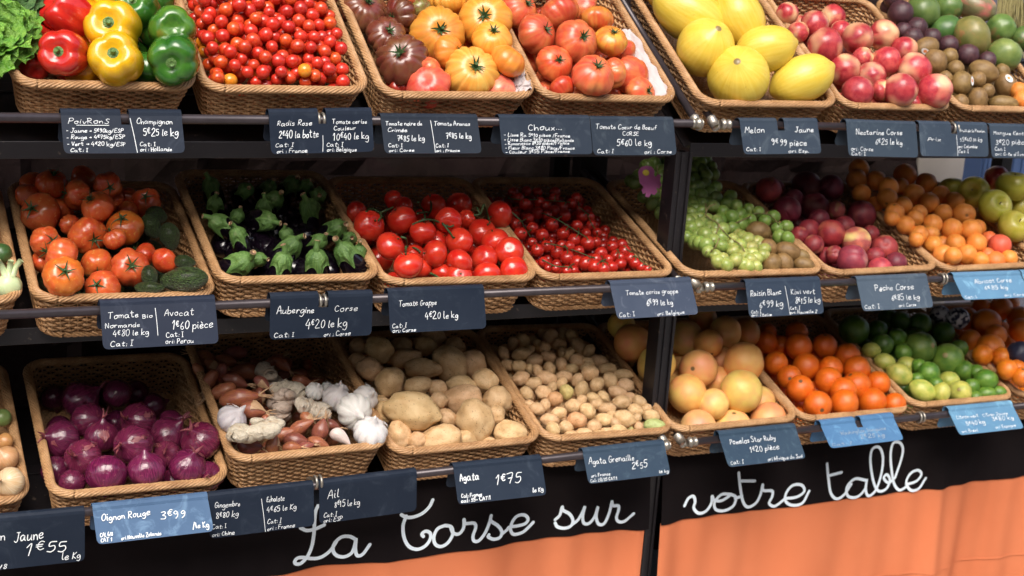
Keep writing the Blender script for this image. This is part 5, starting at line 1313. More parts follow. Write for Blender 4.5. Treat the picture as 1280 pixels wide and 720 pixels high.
c0 = b.W(.30, .47, .06); c0 = at(950+1030/3.2727, 22/3.2727, c0.y)
for k in range(170):
    a = r_.uniform(-.9, .9); x = r_.uniform(-.055, .055); s0 = c0+Vector((x, r_.uniform(-.03, .03), .10)); s1 = c0+Vector((x*1.6+a*.03, r_.uniform(-.05, .02), -.16))
    mb.tube(cat_rom([s0, (s0+s1)/2+Vector((r_.uniform(-.01, .01), -.015, 0)), s1], 3), .0012, 4)
tag(new_obj('straw_bundle', mb.mesh('straw_bundle', M['straw'])), 'bundle of thin straw coloured stalks hanging behind the mangoes at top right', 'straw')

# ------------------------------------------------------------------ middle shelf
p = Pile('cou', 0, 190, 3.2727, (.0, .01))
p.add('courgette', 6, 415, 42, l='round dark green courgette at the left edge of the middle shelf')
p.build('vegetables in the left basket')
P_ = at(35/3.2727, 190+550/3.2727, BK_['cou'].W(.3, .05, 0).y); mb = MB()
mb.rev(32, 22, lambda t, q: P_ + Vector((.028*sin(q)*cos(t)*(1+.05*sin(6*t)), .022*sin(q)*sin(t), .026*cos(q)+.008*exp(-(sin(q)/.4)**2)*(cos(q) > 0))))
fo = new_obj('fennel', mb.mesh('fennel', M['pale_green'])); tag(fo, 'pale green fennel bulb with cut stalks at the left edge', 'fennel')
mb = MB()
for a in (-.5, .1, .6): mb.tube([P_+Vector((a*.012, -.004, .024)), P_+Vector((a*.026, -.006, .045)), P_+Vector((a*.042, -.008, .058))], [.008, .006, .0065], 8)
new_obj('stalks', mb.mesh('fennel_stalks', M['pale_green']), fo)

p = Pile('tom', 0, 190, 3.2727, (.02, .045))
T_ = lambda x, y, r, t=None, **k: p.add('tomato', x, y, r, top=t, parts=t is not None, **k)
T_(400, 225, 70, (376, 188), l='orange tomato with starry green calyx, top middle of the heap'); T_(168, 250, 86, (146, 228), l='big dull orange tomato with star calyx at the left wall', col=(.75, .9, .9)); T_(210, 130, 66, (236, 84), l='orange tomato at the back left, calyx upward')
T_(130, 130, 42, l='tomato at the rear left corner'); T_(112, 180, 42, l='tomato pressed to the left wall behind the big dull one'); T_(315, 175, 63, (265, 168), l='orange tomato with calyx on its left, back middle'); T_(440, 140, 60, (468, 150), l='tomato at the back middle right, calyx to the right')
T_(462, 198, 38, l='small red tomato tucked right of the top middle one'); T_(520, 195, 38, l='small tomato in the back right of the heap'); T_(522, 245, 46, l='tomato hidden behind the yellowish one'); T_(600, 202, 60, (608, 182), col=(.8, .6, .6), l='red tomato on the far right at the back')
T_(512, 312, 78, (510, 262), col=(1, 1.5, .8), l='yellowish orange tomato with dark star calyx, centre right'); T_(562, 275, 40, (560, 245), l='small tomato with calyx behind the yellowish one'); T_(360, 342, 80, (410, 366), v=1, col=(1.05, 1.1, 1), l='striped red yellow tomato with calyx turned right, centre'); T_(285, 298, 44, l='tomato half hidden left of the striped one')
T_(470, 355, 50, (442, 305), l='tomato right of the striped one, calyx on top'); T_(186, 368, 66, (240, 362), l='glossy orange tomato at the left wall, calyx right'); T_(252, 425, 78, (172, 400), v=3, l='wide orange red tomato lying left of centre front'); T_(175, 452, 36, l='tomato squeezed at the left front wall')
T_(258, 508, 86, (294, 482), v=2, col=(1.05, 1.3, .8), l='large flattened orange tomato at the front left rim'); T_(400, 462, 71, (415, 512), v=0, col=(1.05, 1.2, 1), l='smooth orange tomato front middle with hanging calyx'); T_(530, 475, 82, (562, 462), v=1, l='tall ridged orange tomato front right of the middle'); T_(590, 422, 54, (545, 384), v=0, col=(.95, .6, .6), l='red tomato behind the tall ridged one')
T_(674, 445, 55, col=(.95, .7, .7), v=0, l='plain red round tomato next to the avocados'); T_(420, 555, 74, (408, 540), v=2, l='orange tomato sunk at the front rim under the hanging calyx'); T_(340, 105, 40, l='tomato at the back middle, dark'); T_(250, 235, 40, l='tomato in the shaded gap left of centre')
p.many('avocado', [(752, 522, 100, 54, 175, {'l': 'large knobbly avocado at the front right corner'}), (612, 512, 50, 34, 80, {'l': 'avocado between tall tomato and large avocado'}), (612, 556, 62, 28, 0, {'l': 'avocado lying flat at the front rim'}), (755, 450, 46, 30, 10, {'l': 'avocado behind the large one'}), (695, 345, 58, 42, 75, {'l': 'dark upright avocado at the right wall'}), (618, 305, 54, 40, 60, {'l': 'dark avocado in shade behind the red round tomato'}), (640, 260, 46, 38, 20, {'l': 'dark avocado rearmost against the right wall'})])
p.build('tomatoes and avocados in their shared basket', fill='avocado', fillR=.03, filllabel='dark avocado lying underneath in the tomato basket')

p = Pile('aub', 200, 190, 3.2727, (.0, .02))
AU = [(205, 130, 45, (200, 100)), (355, 155, 42, (375, 158)), (225, 205, 42, (232, 190)), (228, 285, 50, (195, 270)), (320, 255, 36, (340, 240)), (315, 332, 46, (300, 288)), (428, 215, 42, (432, 185)), (448, 285, 50, (485, 300)), (450, 140, 40, (470, 135)), (545, 125, 46, (572, 110)), (475, 190, 48, (510, 180)), (608, 222, 54, (600, 200)), (650, 176, 42, (660, 182)), (600, 132, 34, (610, 125)), (515, 330, 36, (512, 312)), (545, 376, 54, (598, 334)), (503, 440, 54, (524, 380)), (345, 448, 62, (405, 430)), (412, 438, 38, (440, 440)), (640, 432, 60, (645, 376)), (752, 402, 60, (712, 350)), (658, 362, 42, (685, 355)), (730, 308, 50, (760, 298)), (780, 352, 36, (790, 355)), (815, 402, 40, (822, 358))]
for (x, y, r, t) in AU: p.add('aubergine', x, y, r, top=t)
p.solve(over=.7); p.rows()
for n_, i in enumerate(p.items):
    P = EYE+i['d']*i['t']; rr = i['r']*i['t']/FPX
    dx, dy = i['top']; ax = (RT*dx*.75 - UP*dy*.75 + BK*.55 + Vector((0, 0, .15))).normalized()
    s_ = rr/.54
    c = P-ax*s_*.72
    lo = BK_['aub'].loc(c)
    o = put('aubergine', c, s_, s_, dict(top=(0, 0), ang=None, v=None, col=None, tilt=0, stick=None, parts=True, only=None), p.rnd)
    q = Vector((0, 0, 1)).rotation_difference(ax) @ Quaternion((0, 0, 1), p.rnd.uniform(0, 6.28))
    o.matrix_world = Matrix.LocRotScale(c, q, Vector((s_, s_, s_)))
    sh = p.rnd.uniform(.8, 1.2)
    for ch in o.children: ch.color = (sh, sh, sh, 1)
    tag(o, i['l'], 'aubergine', 'aubergines heaped in their basket')
b = BK_['aub']
for k in range(22):
    u, v = .09+.22*((k*7) % 11)/10, .115+.32*(k/22)
    P = b.W(u, v, -.06); o = put('aubergine', P, .062, .062, dict(top=None, ang=None, v=None, col=None, tilt=0, stick=None, parts=False, only=None), p.rnd)
    a = p.rnd.uniform(-.5, .5); q = (b.u*math.sin(a)+b.v*math.cos(a)).to_track_quat('Z', 'Y')
    o.matrix_world = Matrix.LocRotScale(P, q, Vector((.062, .062, .062)))
    tag(o, 'black aubergine buried under the capped ones', 'aubergine', 'aubergines lying underneath')

# trusses: tomatoes that hang on one stem are one thing
def tstem(pile, strokes, depth_item, lift, rad, name='stem', parent=None, mat='stem_green'):
    mb = MB()
    for st in strokes:
        pts_ = []
        for (x, y) in st:
            px, py = pile.ox+x/pile.sc, pile.oy+y/pile.sc
            t = min([i['t']-.75*math.sqrt(max(0, i['R']**2-((i['px']-px)**2+(i['py']-py)**2)))*i['t']/FPX*1.25 for i in depth_item if math.hypot(i['px']-px, i['py']-py) < i['R']] or [sum(sorted([i['t'] for i in depth_item], key=lambda q: q)[:3])/3 if len(depth_item) > 2 else depth_item[0]['t']])
            pts_.append(EYE+ray(px, py)*(t-lift))
        # smooth the depth
        q = cat_rom(pts_, 5); n = len(q)
        mb.tube(q, [rad*(1.15-.3*k/n) for k in range(n)], 7)
    o = new_obj(name, mb.mesh(name, M[mat])); o.parent = parent
    if parent: o.matrix_parent_inverse = Matrix.Translation(-parent.location)
    return o
def star_on(P, R_, ax, parent, rnd):
    o = new_obj('calyx', tomato_cal[rnd.randrange(4)])
    q = Vector((0, 0, 1)).rotation_difference(ax) @ Quaternion((0, 0, 1), rnd.uniform(0, 6)); o.matrix_world = Matrix.LocRotScale(P, q, Vector((R_*.85,)*3)); o.parent = parent
    if parent.type == 'EMPTY': o.matrix_parent_inverse = Matrix.Translation(-parent.location)
def truss(pile, kd, idx, strokes, label, name, group, rad=.0026, lift=.002, cal=True, pname=None, cat='tomatoes on the vine'):
    its = [pile.items[k] for k in idx]
    c = sum((EYE+i['d']*i['t'] for i in its), Vector())/len(its)
    e = empty(name, c); tag(e, label, cat, group)
    flat = [(pile.ox+x/pile.sc, pile.oy+y/pile.sc) for st in strokes for (x, y) in st]
    for i in its:
        P = EYE+i['d']*i['t']; R_ = i['r']*i['t']/FPX
        top = i['top']
        if top is None and flat:
            f = min(flat, key=lambda q: (q[0]-i['px'])**2+(q[1]-i['py'])**2); dx, dy = (f[0]-i['px'])/i['r'], (f[1]-i['py'])/i['r']
            m = math.hypot(dx, dy); top = (dx/m*.9, dy/m*.9) if m > .9 else (dx, dy)
        o = put(kd, P, R_, R_, dict(top=top, ang=None, v=None, col=i['col'], tilt=0, stick=None, parts=False, only=None), pile.rnd, name=pname)
        mw = o.matrix_world.copy(); o.parent = e; o.matrix_parent_inverse = Matrix.Translation(-c)
        if cal and top is not None:
            star_on(P, R_, cam_axis(*top), e, pile.rnd)
        i['skip'] = True
    if strokes: tstem(pile, strokes, its, lift, rad, parent=e)
    return e
p = Pile('gra', 400, 210, 3.2727, (.025, .03))
V_ = [(200, 235, 66), (333, 212, 64), (420, 260, 56), (288, 320, 61), (360, 398, 62), (410, 410, 32), (470, 350, 58), (525, 215, 56), (570, 300, 58), (600, 210, 42), (465, 155, 52), (300, 130, 42), (570, 150, 56), (665, 265, 62), (570, 385, 57), (568, 446, 58), (672, 370, 57), (775, 340, 61), (715, 300, 60), (735, 190, 58), (793, 422, 63), (683, 440, 60), (632, 330, 36), (150, 180, 46), (482, 300, 40), (385, 360, 34), (500, 440, 40), (340, 160, 45)]
for q in V_: p.add('vine_tomato', *q)
for k, t in ((16, (652, 358)), (17, (772, 318)), (15, (582, 432))): p.items[k]['top'] = ((t[0]-V_[k][0])/V_[k][2], (t[1]-V_[k][1])/V_[k][2])
for i in p.items: i['cl'] = True
p.solve()
gt = 'trusses of large vine tomatoes'
truss(p, 'vine_tomato', [0, 1, 23], [[(190, 178), (215, 168), (245, 182), (258, 178), (300, 160)], [(245, 182), (250, 200), (238, 216)]], 'truss of glossy red tomatoes at the left back with short bent stem', 'tomato_truss', gt)
truss(p, 'vine_tomato', [2, 7, 10, 8, 12, 9, 24], [[(378, 232), (430, 212), (480, 218), (525, 240), (548, 235)], [(430, 212), (425, 180), (400, 140)], [(500, 225), (530, 262), (545, 285)], [(440, 195), (455, 165), (450, 110)], [(400, 185), (440, 180)]], 'truss of tomatoes with long pale green stem in the middle', 'tomato_truss', gt)
truss(p, 'vine_tomato', [3, 4, 5, 6, 25], [[(330, 282), (352, 290), (358, 322), (390, 328), (412, 345)], [(352, 322), (350, 345)]], 'truss of four tomatoes at the front left with curled stem', 'tomato_truss', gt)
truss(p, 'vine_tomato', [19, 13, 18], [[(618, 195), (655, 188), (672, 150), (690, 205), (694, 225)], [(655, 188), (640, 160)]], 'truss of tomatoes at the right back leaning on the next basket', 'tomato_truss', gt)
truss(p, 'vine_tomato', [26, 14, 15, 22], [[(420, 445), (450, 430), (480, 445), (495, 455)], [(450, 430), (470, 440)]], 'truss of tomatoes with green calyx at the front rim', 'tomato_truss', gt)
for k, l in ((16, 'single red tomato with pale navel, front right of centre'), (17, 'single red tomato with star scar at the right wall'), (20, 'single red tomato in the front right corner'), (21, 'single red tomato at the front rim left of the corner'), (11, 'red tomato in deep shade at the back'), (27, 'red tomato in shade behind the left truss')): p.items[k]['l'] = l
p.build('single vine tomatoes', fill='vine_tomato', fillR=.034, filllabel='red tomato buried under the large vine tomatoes')

p = Pile('cgr', 580, 190, 3.2727, (-.005, .0))
CT = [(300, 250, 26), (250, 215, 26), (230, 335, 29), (210, 295, 26), (280, 312, 26), (320, 340, 28), (265, 272, 23), (360, 298, 28), (405, 335, 27), (412, 260, 27), (370, 240, 24), (462, 302, 25), (482, 265, 24), (450, 362, 28), (507, 373, 31), (300, 402, 28), (336, 386, 26), (380, 410, 29), (422, 432, 31), (462, 452, 31), (497, 457, 31), (532, 470, 29), (571, 478, 27), (605, 472, 26), (540, 440, 26), (400, 382, 23), (432, 385, 23), (560, 415, 28), (605, 386, 26), (645, 380, 26), (656, 407, 28), (680, 436, 26), (700, 457, 26), (726, 472, 23), (750, 480, 19), (640, 457, 26), (620, 427, 26), (325, 450, 23), (345, 475, 19), (375, 477, 19), (420, 487, 21), (460, 188, 23), (372, 165, 24), (312, 207, 23), (200, 165, 23), (222, 187, 23), (280, 370, 21), (545, 330, 21), (540, 370, 23), (440, 212, 23), (500, 332, 21), (470, 405, 23), (335, 220, 22), (368, 190, 22), (405, 225, 22), (520, 300, 22), (255, 160, 22), (300, 165, 21), (515, 265, 22), (340, 260, 22), (590, 440, 22), (450, 485, 20), (640, 430, 20)]
for q in CT: p.add('cherry_tomato', *q)
for i in p.items: i['cl'] = True
p.solve(over=.9)
CS = [([(340, 258), (380, 275), (430, 305), (470, 330), (500, 348)], 'truss of dark red cherry tomatoes in the middle back'), ([(330, 375), (365, 378), (420, 392), (470, 410), (520, 430), (562, 446)], 'truss of cherry tomatoes lying across the front middle'), ([(195, 245), (235, 285), (262, 330), (290, 372)], 'truss of cherry tomatoes along the left wall'), ([(590, 378), (625, 400), (665, 398), (700, 425), (735, 455), (762, 470)], 'truss of bright cherry tomatoes at the front right'), ([(470, 225), (500, 250), (520, 290), (545, 330)], 'truss of cherry tomatoes toward the right wall in shade'), ([(180, 190), (230, 195), (300, 195), (370, 200), (420, 205)], 'truss of dark cherry tomatoes at the shaded back'), ([(320, 440), (370, 465), (430, 470)], 'short truss of cherry tomatoes at the front left rim')]
own = {}
for k, i in enumerate(p.items):
    def dseg(st):
        best = 9e9
        for a, c in zip(st, st[1:]):
            for f in (0, .25, .5, .75, 1):
                x, y = a[0]+(c[0]-a[0])*f, a[1]+(c[1]-a[1])*f; best = min(best, math.hypot(x-CT[k][0], y-CT[k][1]))
        return best
    own.setdefault(min(range(len(CS)), key=lambda q: dseg(CS[q][0])), []).append(k)
for q, L in own.items():
    st = CS[q][0]; strokes = [st]
    for k in L[::1]:
        a = min(st, key=lambda z: math.hypot(z[0]-CT[k][0], z[1]-CT[k][1]))
        if math.hypot(a[0]-CT[k][0], a[1]-CT[k][1]) > CT[k][2]*.8:
            strokes.append([a, ((a[0]*.5+CT[k][0]*.5)+3, (a[1]*.5+CT[k][1]*.5)-4), (CT[k][0]*.6+a[0]*.4, CT[k][1]*.6+a[1]*.4)])
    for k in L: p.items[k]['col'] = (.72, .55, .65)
    truss(p, 'cherry_tomato', L, strokes, CS[q][1], 'cherry_tomato_truss', 'trusses of vine cherry tomatoes', rad=.0014, lift=.003, cal=True, cat='cherry tomatoes on the vine')
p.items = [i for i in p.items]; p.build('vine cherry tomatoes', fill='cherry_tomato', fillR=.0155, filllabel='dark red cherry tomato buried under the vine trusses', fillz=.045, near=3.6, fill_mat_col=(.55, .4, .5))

simple_kind('grape', 'grape', 'grape', [sph(irr=.03, seed=s, flat=1.12) for s in range(2)], 18, 12, (), 'green')
p = Pile('rai', 760, 180, 3.2727, (.0, .03))
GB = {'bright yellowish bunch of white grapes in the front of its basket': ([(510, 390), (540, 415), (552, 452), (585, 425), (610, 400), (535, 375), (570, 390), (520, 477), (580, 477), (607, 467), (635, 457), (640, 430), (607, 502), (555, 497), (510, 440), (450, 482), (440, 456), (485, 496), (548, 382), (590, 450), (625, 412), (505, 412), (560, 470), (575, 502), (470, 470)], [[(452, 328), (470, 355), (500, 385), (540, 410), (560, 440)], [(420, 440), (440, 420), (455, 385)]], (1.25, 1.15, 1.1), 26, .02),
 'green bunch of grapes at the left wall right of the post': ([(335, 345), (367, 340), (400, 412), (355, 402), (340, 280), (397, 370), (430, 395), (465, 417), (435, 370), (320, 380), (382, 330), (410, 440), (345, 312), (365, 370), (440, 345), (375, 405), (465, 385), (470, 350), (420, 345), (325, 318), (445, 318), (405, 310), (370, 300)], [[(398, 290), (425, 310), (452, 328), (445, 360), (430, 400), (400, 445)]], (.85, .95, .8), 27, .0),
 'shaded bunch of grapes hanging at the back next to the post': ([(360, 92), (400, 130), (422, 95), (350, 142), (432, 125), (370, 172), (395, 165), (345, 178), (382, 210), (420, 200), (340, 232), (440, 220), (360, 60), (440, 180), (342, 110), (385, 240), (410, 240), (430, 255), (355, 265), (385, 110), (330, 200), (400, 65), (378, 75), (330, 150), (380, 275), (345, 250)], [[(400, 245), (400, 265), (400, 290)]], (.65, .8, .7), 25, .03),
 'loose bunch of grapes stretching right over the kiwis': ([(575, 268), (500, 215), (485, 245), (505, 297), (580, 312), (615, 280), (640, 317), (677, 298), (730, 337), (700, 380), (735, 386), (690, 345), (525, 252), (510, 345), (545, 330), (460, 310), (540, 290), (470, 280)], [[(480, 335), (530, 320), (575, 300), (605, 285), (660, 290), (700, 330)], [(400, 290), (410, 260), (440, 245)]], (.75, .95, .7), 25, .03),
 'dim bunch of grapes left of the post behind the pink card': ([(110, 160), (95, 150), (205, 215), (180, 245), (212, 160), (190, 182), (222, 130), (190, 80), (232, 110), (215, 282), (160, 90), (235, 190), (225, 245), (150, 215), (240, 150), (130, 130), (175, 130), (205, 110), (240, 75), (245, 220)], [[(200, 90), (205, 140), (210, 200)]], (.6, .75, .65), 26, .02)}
base = 0; runs = []
for l, (pts_, st, c, r, h) in GB.items():
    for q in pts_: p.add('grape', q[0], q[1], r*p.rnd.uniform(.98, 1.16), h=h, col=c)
    runs.append((l, st, len(p.items)-len(pts_), len(p.items)))
for i in p.items: i['cl'] = True
p.many('kiwi', [(615, 358, 52, 42, 10, {'l': 'brown kiwi behind the bright grapes, highest of all'}), (655, 425, 40, 36, 60, {'l': 'brown kiwi at the right of the bright grapes'}), (735, 440, 57, 40, 18, {'l': 'oval brown kiwi at the right wall'}), (670, 490, 44, 40, 120, {'l': 'pale brown kiwi at the front rim, left of three'}), (720, 486, 44, 36, 60, {'l': 'pale brown kiwi at the front rim, middle of three'}), (802, 494, 46, 32, 15, {'l': 'brown kiwi at the front right corner of the grape basket'}), (795, 460, 34, 28, 40, {'l': 'small kiwi tucked in the right corner'})])
p.solve(over=.85)
for (l, st, a, c) in runs:
    truss(p, 'grape', range(a, c), st, l, 'grape_bunch', 'bunches of white grapes', rad=.0018, lift=.010, cal=False, pname='berry', cat='grapes')
for o in bpy.data.objects:
    if o.name.startswith('grape_bunch'):
        for ch in o.children:
            if ch.name.startswith('stem'): ch.data.materials[0] = M['twig']
p.build('kiwis in the grape basket')
# pink cut-out card
q0 = min((EYE+i['d']*i['t'] for i in p.items if i['px'] < 838), key=lambda P: (P-EYE).length)
def card(px, py, Y, out, spot, label):
    c = at(px, py, Y); bm = bmesh.new(); k = (c-EYE).dot(FW)/FPX
    vs = [bm.verts.new(Vector((x*k, 0, -y*k))) for x, y in out]; f = bm.faces.new(vs)
    bmesh.ops.solidify(bm, geom=[f], thickness=.002)
    bmesh.ops.triangulate(bm, faces=bm.faces[:]); me = bpy.data.meshes.new('pink_card'); bm.to_mesh(me); bm.free(); me.materials.append(M['pink'])
    o = new_obj('pink_card', me); o.location = c; o.rotation_euler = (R(-18), 0, R(-12)); tag(o, label, 'card')
    mb = MB(); mb.rev(16, 6, lambda t, p_: Vector(((spot[0]+4.6*sin(p_)*cos(t))*k, -.0022-.0006*cos(p_), -(spot[1]+4*sin(p_)*sin(t))*k))); new_obj('yellow_spot', mb.mesh('yellow_spot', M['yellow_spot']), o)
OUT = [(-15, -14), (-11, -20), (-4, -22), (3, -21), (7, -16), (6, -11), (8, -8), (11, -12), (15, -11), (14, -4), (16, 2), (12, 7), (9, 5), (10, 11), (6, 15), (2, 13), (-1, 18), (-6, 17), (-5, 12), (-9, 14), (-11, 9), (-8, 5), (-13, 0)]
card(812, 229, q0.y-.03, [(x, y) for x, y in OUT], (-5, -13), 'pink cut out card with yellow spot standing among the grapes left of the post')

p = Pile('pec', 950, 190, 3.2727, (-.005, .02))
p.many('peach', [(35, 155, 54, {'col': (1.3, 1.5, 1.4)}), (62, 152, 40), (190, 140, 61, {'col': (.5, .5, .7)}), (290, 145, 52, {'col': (.45, .4, .8)}), (110, 240, 59, {'col': (.55, .5, .8)}), (225, 225, 59, {'col': (.55, .6, .8), 'top': (222, 190)}), (310, 237, 38, {'col': (1.5, 3, 2)}), (415, 258, 60, {'col': (.7, .7, .8)}), (290, 335, 59, {'col': (1.2, .9, .9)}), (395, 365, 60, {'col': (2.2, 5, 3)}), (345, 305, 44), (452, 335, 36), (377, 442, 64, {'col': (1.1, 1.3, 1.7), 'top': (415, 425)}), (470, 428, 40), (508, 395, 56, {'col': (1.4, 1.8, 1.4), 'top': (500, 372)}), (490, 482, 52, {'col': (1.8, 2, 2.1)}), (555, 455, 46, {'col': (.7, .8, 1.1)}), (305, 420, 38), (220, 380, 42), (200, 320, 46), (160, 342, 38), (270, 428, 32), (242, 275, 42, {'col': (.6, .6, .8)}), (140, 192, 40, {'col': (.5, .5, .8)})])
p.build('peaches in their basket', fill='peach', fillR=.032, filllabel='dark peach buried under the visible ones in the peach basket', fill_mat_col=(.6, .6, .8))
p = Pile('apr', 950, 190, 3.2727, (.012, .06))
p.many('apricot', [(405, 70, 42), (395, 112, 42), (475, 115, 40), (415, 170, 38), (525, 145, 42), (575, 140, 34), (593, 95, 47), (680, 127, 43), (628, 175, 45), (520, 190, 42), (585, 220, 38), (690, 208, 43), (740, 175, 38), (795, 205, 42), (550, 250, 40), (650, 250, 35), (750, 250, 38), (835, 255, 47, {'top': (832, 262)}), (595, 300, 38), (635, 272, 36), (705, 295, 41), (785, 315, 45), (862, 320, 45), (890, 310, 28), (650, 337, 38), (697, 335, 36), (800, 375, 40), (885, 375, 43), (710, 380, 37, {'col': (1.0, 1.12, 1.1)}), (748, 375, 28), (747, 420, 42, {'col': (1.0, 1.0, 1.1)}), (790, 425, 36), (845, 420, 43), (900, 445, 37), (960, 448, 43, {'col': (1, .8, 1)}), (980, 382, 47, {'col': (.95, .45, 1.4)}), (935, 355, 32, {'col': (1, .6, 1)}), (1017, 436, 36), (930, 422, 32, {'col': (1, .7, 1)}), (470, 215, 28), (640, 357, 32), (540, 272, 32)])
p.build('apricots heaped in their basket', fill='apricot', fillR=.024, filllabel='apricot buried under the visible ones in the apricot basket')
p = Pile('app', 950, 190, 3.2727, (.03, .075))
p.many('apple', [(875, 165, 66, {'top': (842, 155), 'l': 'yellow green apple with dark hollow, leftmost at the right edge'}), (960, 222, 70, {'top': (977, 205), 'l': 'yellow green apple with stem hollow in front of its neighbours'}), (1037, 140, 72, {'top': (1040, 60), 'l': 'large yellow green apple at the right edge, upper'}), (1038, 305, 68, {'top': (1060, 270), 'l': 'yellow green apple lowest at the right edge'}), (1065, 230, 46, {'l': 'yellow green apple half cut by the right edge'}), (785, 155, 32, {'l': 'yellow green apple peeping out above the apricots'}), (955, 150, 34, {'l': 'yellow green apple in shade between two others', 'parts': False})], cd=None)
p.add('nectarine', 967, 108, 52, l='red nectarine behind the yellow green apples', col=(1, .7, .7))
p.build('apples in their basket', fill='apple', fillR=.04, filllabel='apple buried under the visible ones at the right edge')

# ------------------------------------------------------------------ bottom shelf
p = Pile('yon', 0, 400, 3.2727, (.02, .02))
p.many('yellow_onion', [(12, 400, 36, {'col': (.30, .75, .5), 'l': 'greenish onion, rearmost at the left edge of the bottom shelf'}), (20, 495, 34, {'col': (.9, .75, .6), 'l': 'small brown onion at the left edge under the greenish one'}), (25, 566, 52, {'top': (10, 530), 'l': 'yellow onion in the middle at the left edge of the bottom shelf'}), (40, 662, 60, {'top': (30, 650), 'col': (1.15, 1.45, 1.9), 'l': 'pale whitish onion in the front at the left edge'})])
p.build('onions in the left basket', fill='yellow_onion', fillR=.032, filllabel='yellow onion buried under others at the left edge')
p = Pile('oni', 0, 400, 3.2727, (-.02, -.015))
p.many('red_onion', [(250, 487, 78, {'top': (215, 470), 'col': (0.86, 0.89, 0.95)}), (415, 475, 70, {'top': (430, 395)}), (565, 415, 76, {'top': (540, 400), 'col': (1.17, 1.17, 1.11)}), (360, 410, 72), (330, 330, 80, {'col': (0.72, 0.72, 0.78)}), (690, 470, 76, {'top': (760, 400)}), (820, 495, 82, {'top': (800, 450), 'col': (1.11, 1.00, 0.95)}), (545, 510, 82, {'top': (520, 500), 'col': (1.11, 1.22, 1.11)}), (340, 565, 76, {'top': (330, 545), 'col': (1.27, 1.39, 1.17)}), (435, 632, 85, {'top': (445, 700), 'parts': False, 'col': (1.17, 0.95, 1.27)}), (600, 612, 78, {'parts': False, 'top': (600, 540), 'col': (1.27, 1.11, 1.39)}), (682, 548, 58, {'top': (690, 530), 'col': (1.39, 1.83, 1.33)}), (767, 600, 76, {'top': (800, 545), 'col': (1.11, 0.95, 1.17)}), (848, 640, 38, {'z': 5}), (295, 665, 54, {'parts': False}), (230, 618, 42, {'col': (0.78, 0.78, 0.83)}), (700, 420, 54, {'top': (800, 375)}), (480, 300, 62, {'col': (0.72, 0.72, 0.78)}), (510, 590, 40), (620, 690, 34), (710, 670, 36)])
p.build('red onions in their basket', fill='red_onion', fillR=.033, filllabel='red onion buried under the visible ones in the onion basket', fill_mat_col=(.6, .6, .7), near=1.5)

p = Pile('sha', 200, 390, 3.2727, (-.004, .012))
p.many('shallot', [(180, 185, 58, 60, 200), (300, 170, 62, 64, 170), (220, 225, 50, 52, 30), (350, 240, 72, 74, 185), (200, 282, 56, 58, 120), (310, 280, 58, 60, 20), (250, 328, 68, 70, 160), (325, 352, 92, 84, -8), (400, 230, 52, 54, 60), (380, 402, 58, 80, 10), (410, 345, 40, 48, 90), (435, 450, 34, 40, 70), (368, 552, 56, 70, 5), (460, 545, 46, 60, -80), (505, 500, 56, 62, -20), (575, 470, 66, 60, -30), (560, 528, 60, 70, 10), (660, 482, 52, 72, -70), (540, 552, 44, 50, 0), (648, 540, 52, 60, 20), (500, 215, 46, 50, 40), (580, 282, 46, 50, 10), (470, 200, 46, 50, -30), (605, 440, 44, 50, 45), (700, 462, 40, 46, 20), (385, 460, 32, 40, 80), (250, 250, 46, 50, 100), (160, 240, 40, 44, 60), (270, 200, 50, 54, 10), (420, 290, 44, 48, 40), (600, 550, 36, 44, -10)])
for i in p.items: i['R'] = None; i['r'] *= .93; i['b'] *= .88; i['col'] = p.rnd.choice([(1, 1, 1), (1.15, 1.3, 1.1), (.85, .75, 1.1), (1.1, 1.1, 1), (.7, .65, .8)]); i['only'] = ('neck',) if p.rnd.random() < .45 else None
p.many('garlic_bulb', [(295, 440, 64, {'top': (340, 395), 'col': (.85, .88, .9), 'l': 'grey white garlic bulb at the left wall'}), (795, 405, 76, {'top': (830, 420), 'l': 'large garlic bulb on the right, upper of the bright pair'}), (860, 492, 72, {'top': (880, 440), 'col': (1.05, 1.05, 1.1), 'l': 'bright garlic bulb at the front right rim'}), (840, 352, 55, {'top': (870, 330), 'col': (.9, .88, .9), 'l': 'garlic bulb at the right wall behind the bright pair'}), (720, 352, 60, {'top': (745, 310), 'col': (.9, .88, .9), 'l': 'torn papery garlic bulb left of the large one'}), (632, 325, 40, {'top': (650, 300), 'l': 'small garlic bulb in the middle back'}), (682, 312, 28, {'l': 'small garlic bulb in shade at the back right'}), (735, 320, 34, {'top': (740, 290), 'l': 'garlic bulb with upright neck behind the torn one'})])
p.add('garlic_clove', 742, 512, 50, 48, ang=35, col=(.92, .85, .78), l='single loose garlic clove at the front rim', z=30)
p.many('ginger_root', [(440, 268, 66, 80, 75, {'col': (.8, .75, .75), 'l': 'upright knob of ginger at the back'}), (492, 390, 66, 84, 80, {'col': (.85, .8, .8), 'l': 'thick ginger root standing in the centre'}), (540, 318, 60, 66, 20, {'l': 'branching ginger root behind the centre'}), (390, 490, 108, 70, -8, {'l': 'long finger of ginger lying at the front left', 'z': 40}), (640, 405, 64, 76, 20, {'l': 'ginger root right of the centre'}), (585, 385, 36, 44, 60, {'l': 'small ginger knob with cut yellow end'})])
for i in p.items: i['b'] = i['b']*(.55/.6 if i['kd'] == 'shallot' else 1)
p.build(None, fill='shallot', fillR=.026, filllabel='shallot buried under the visible ones in the shallot basket')

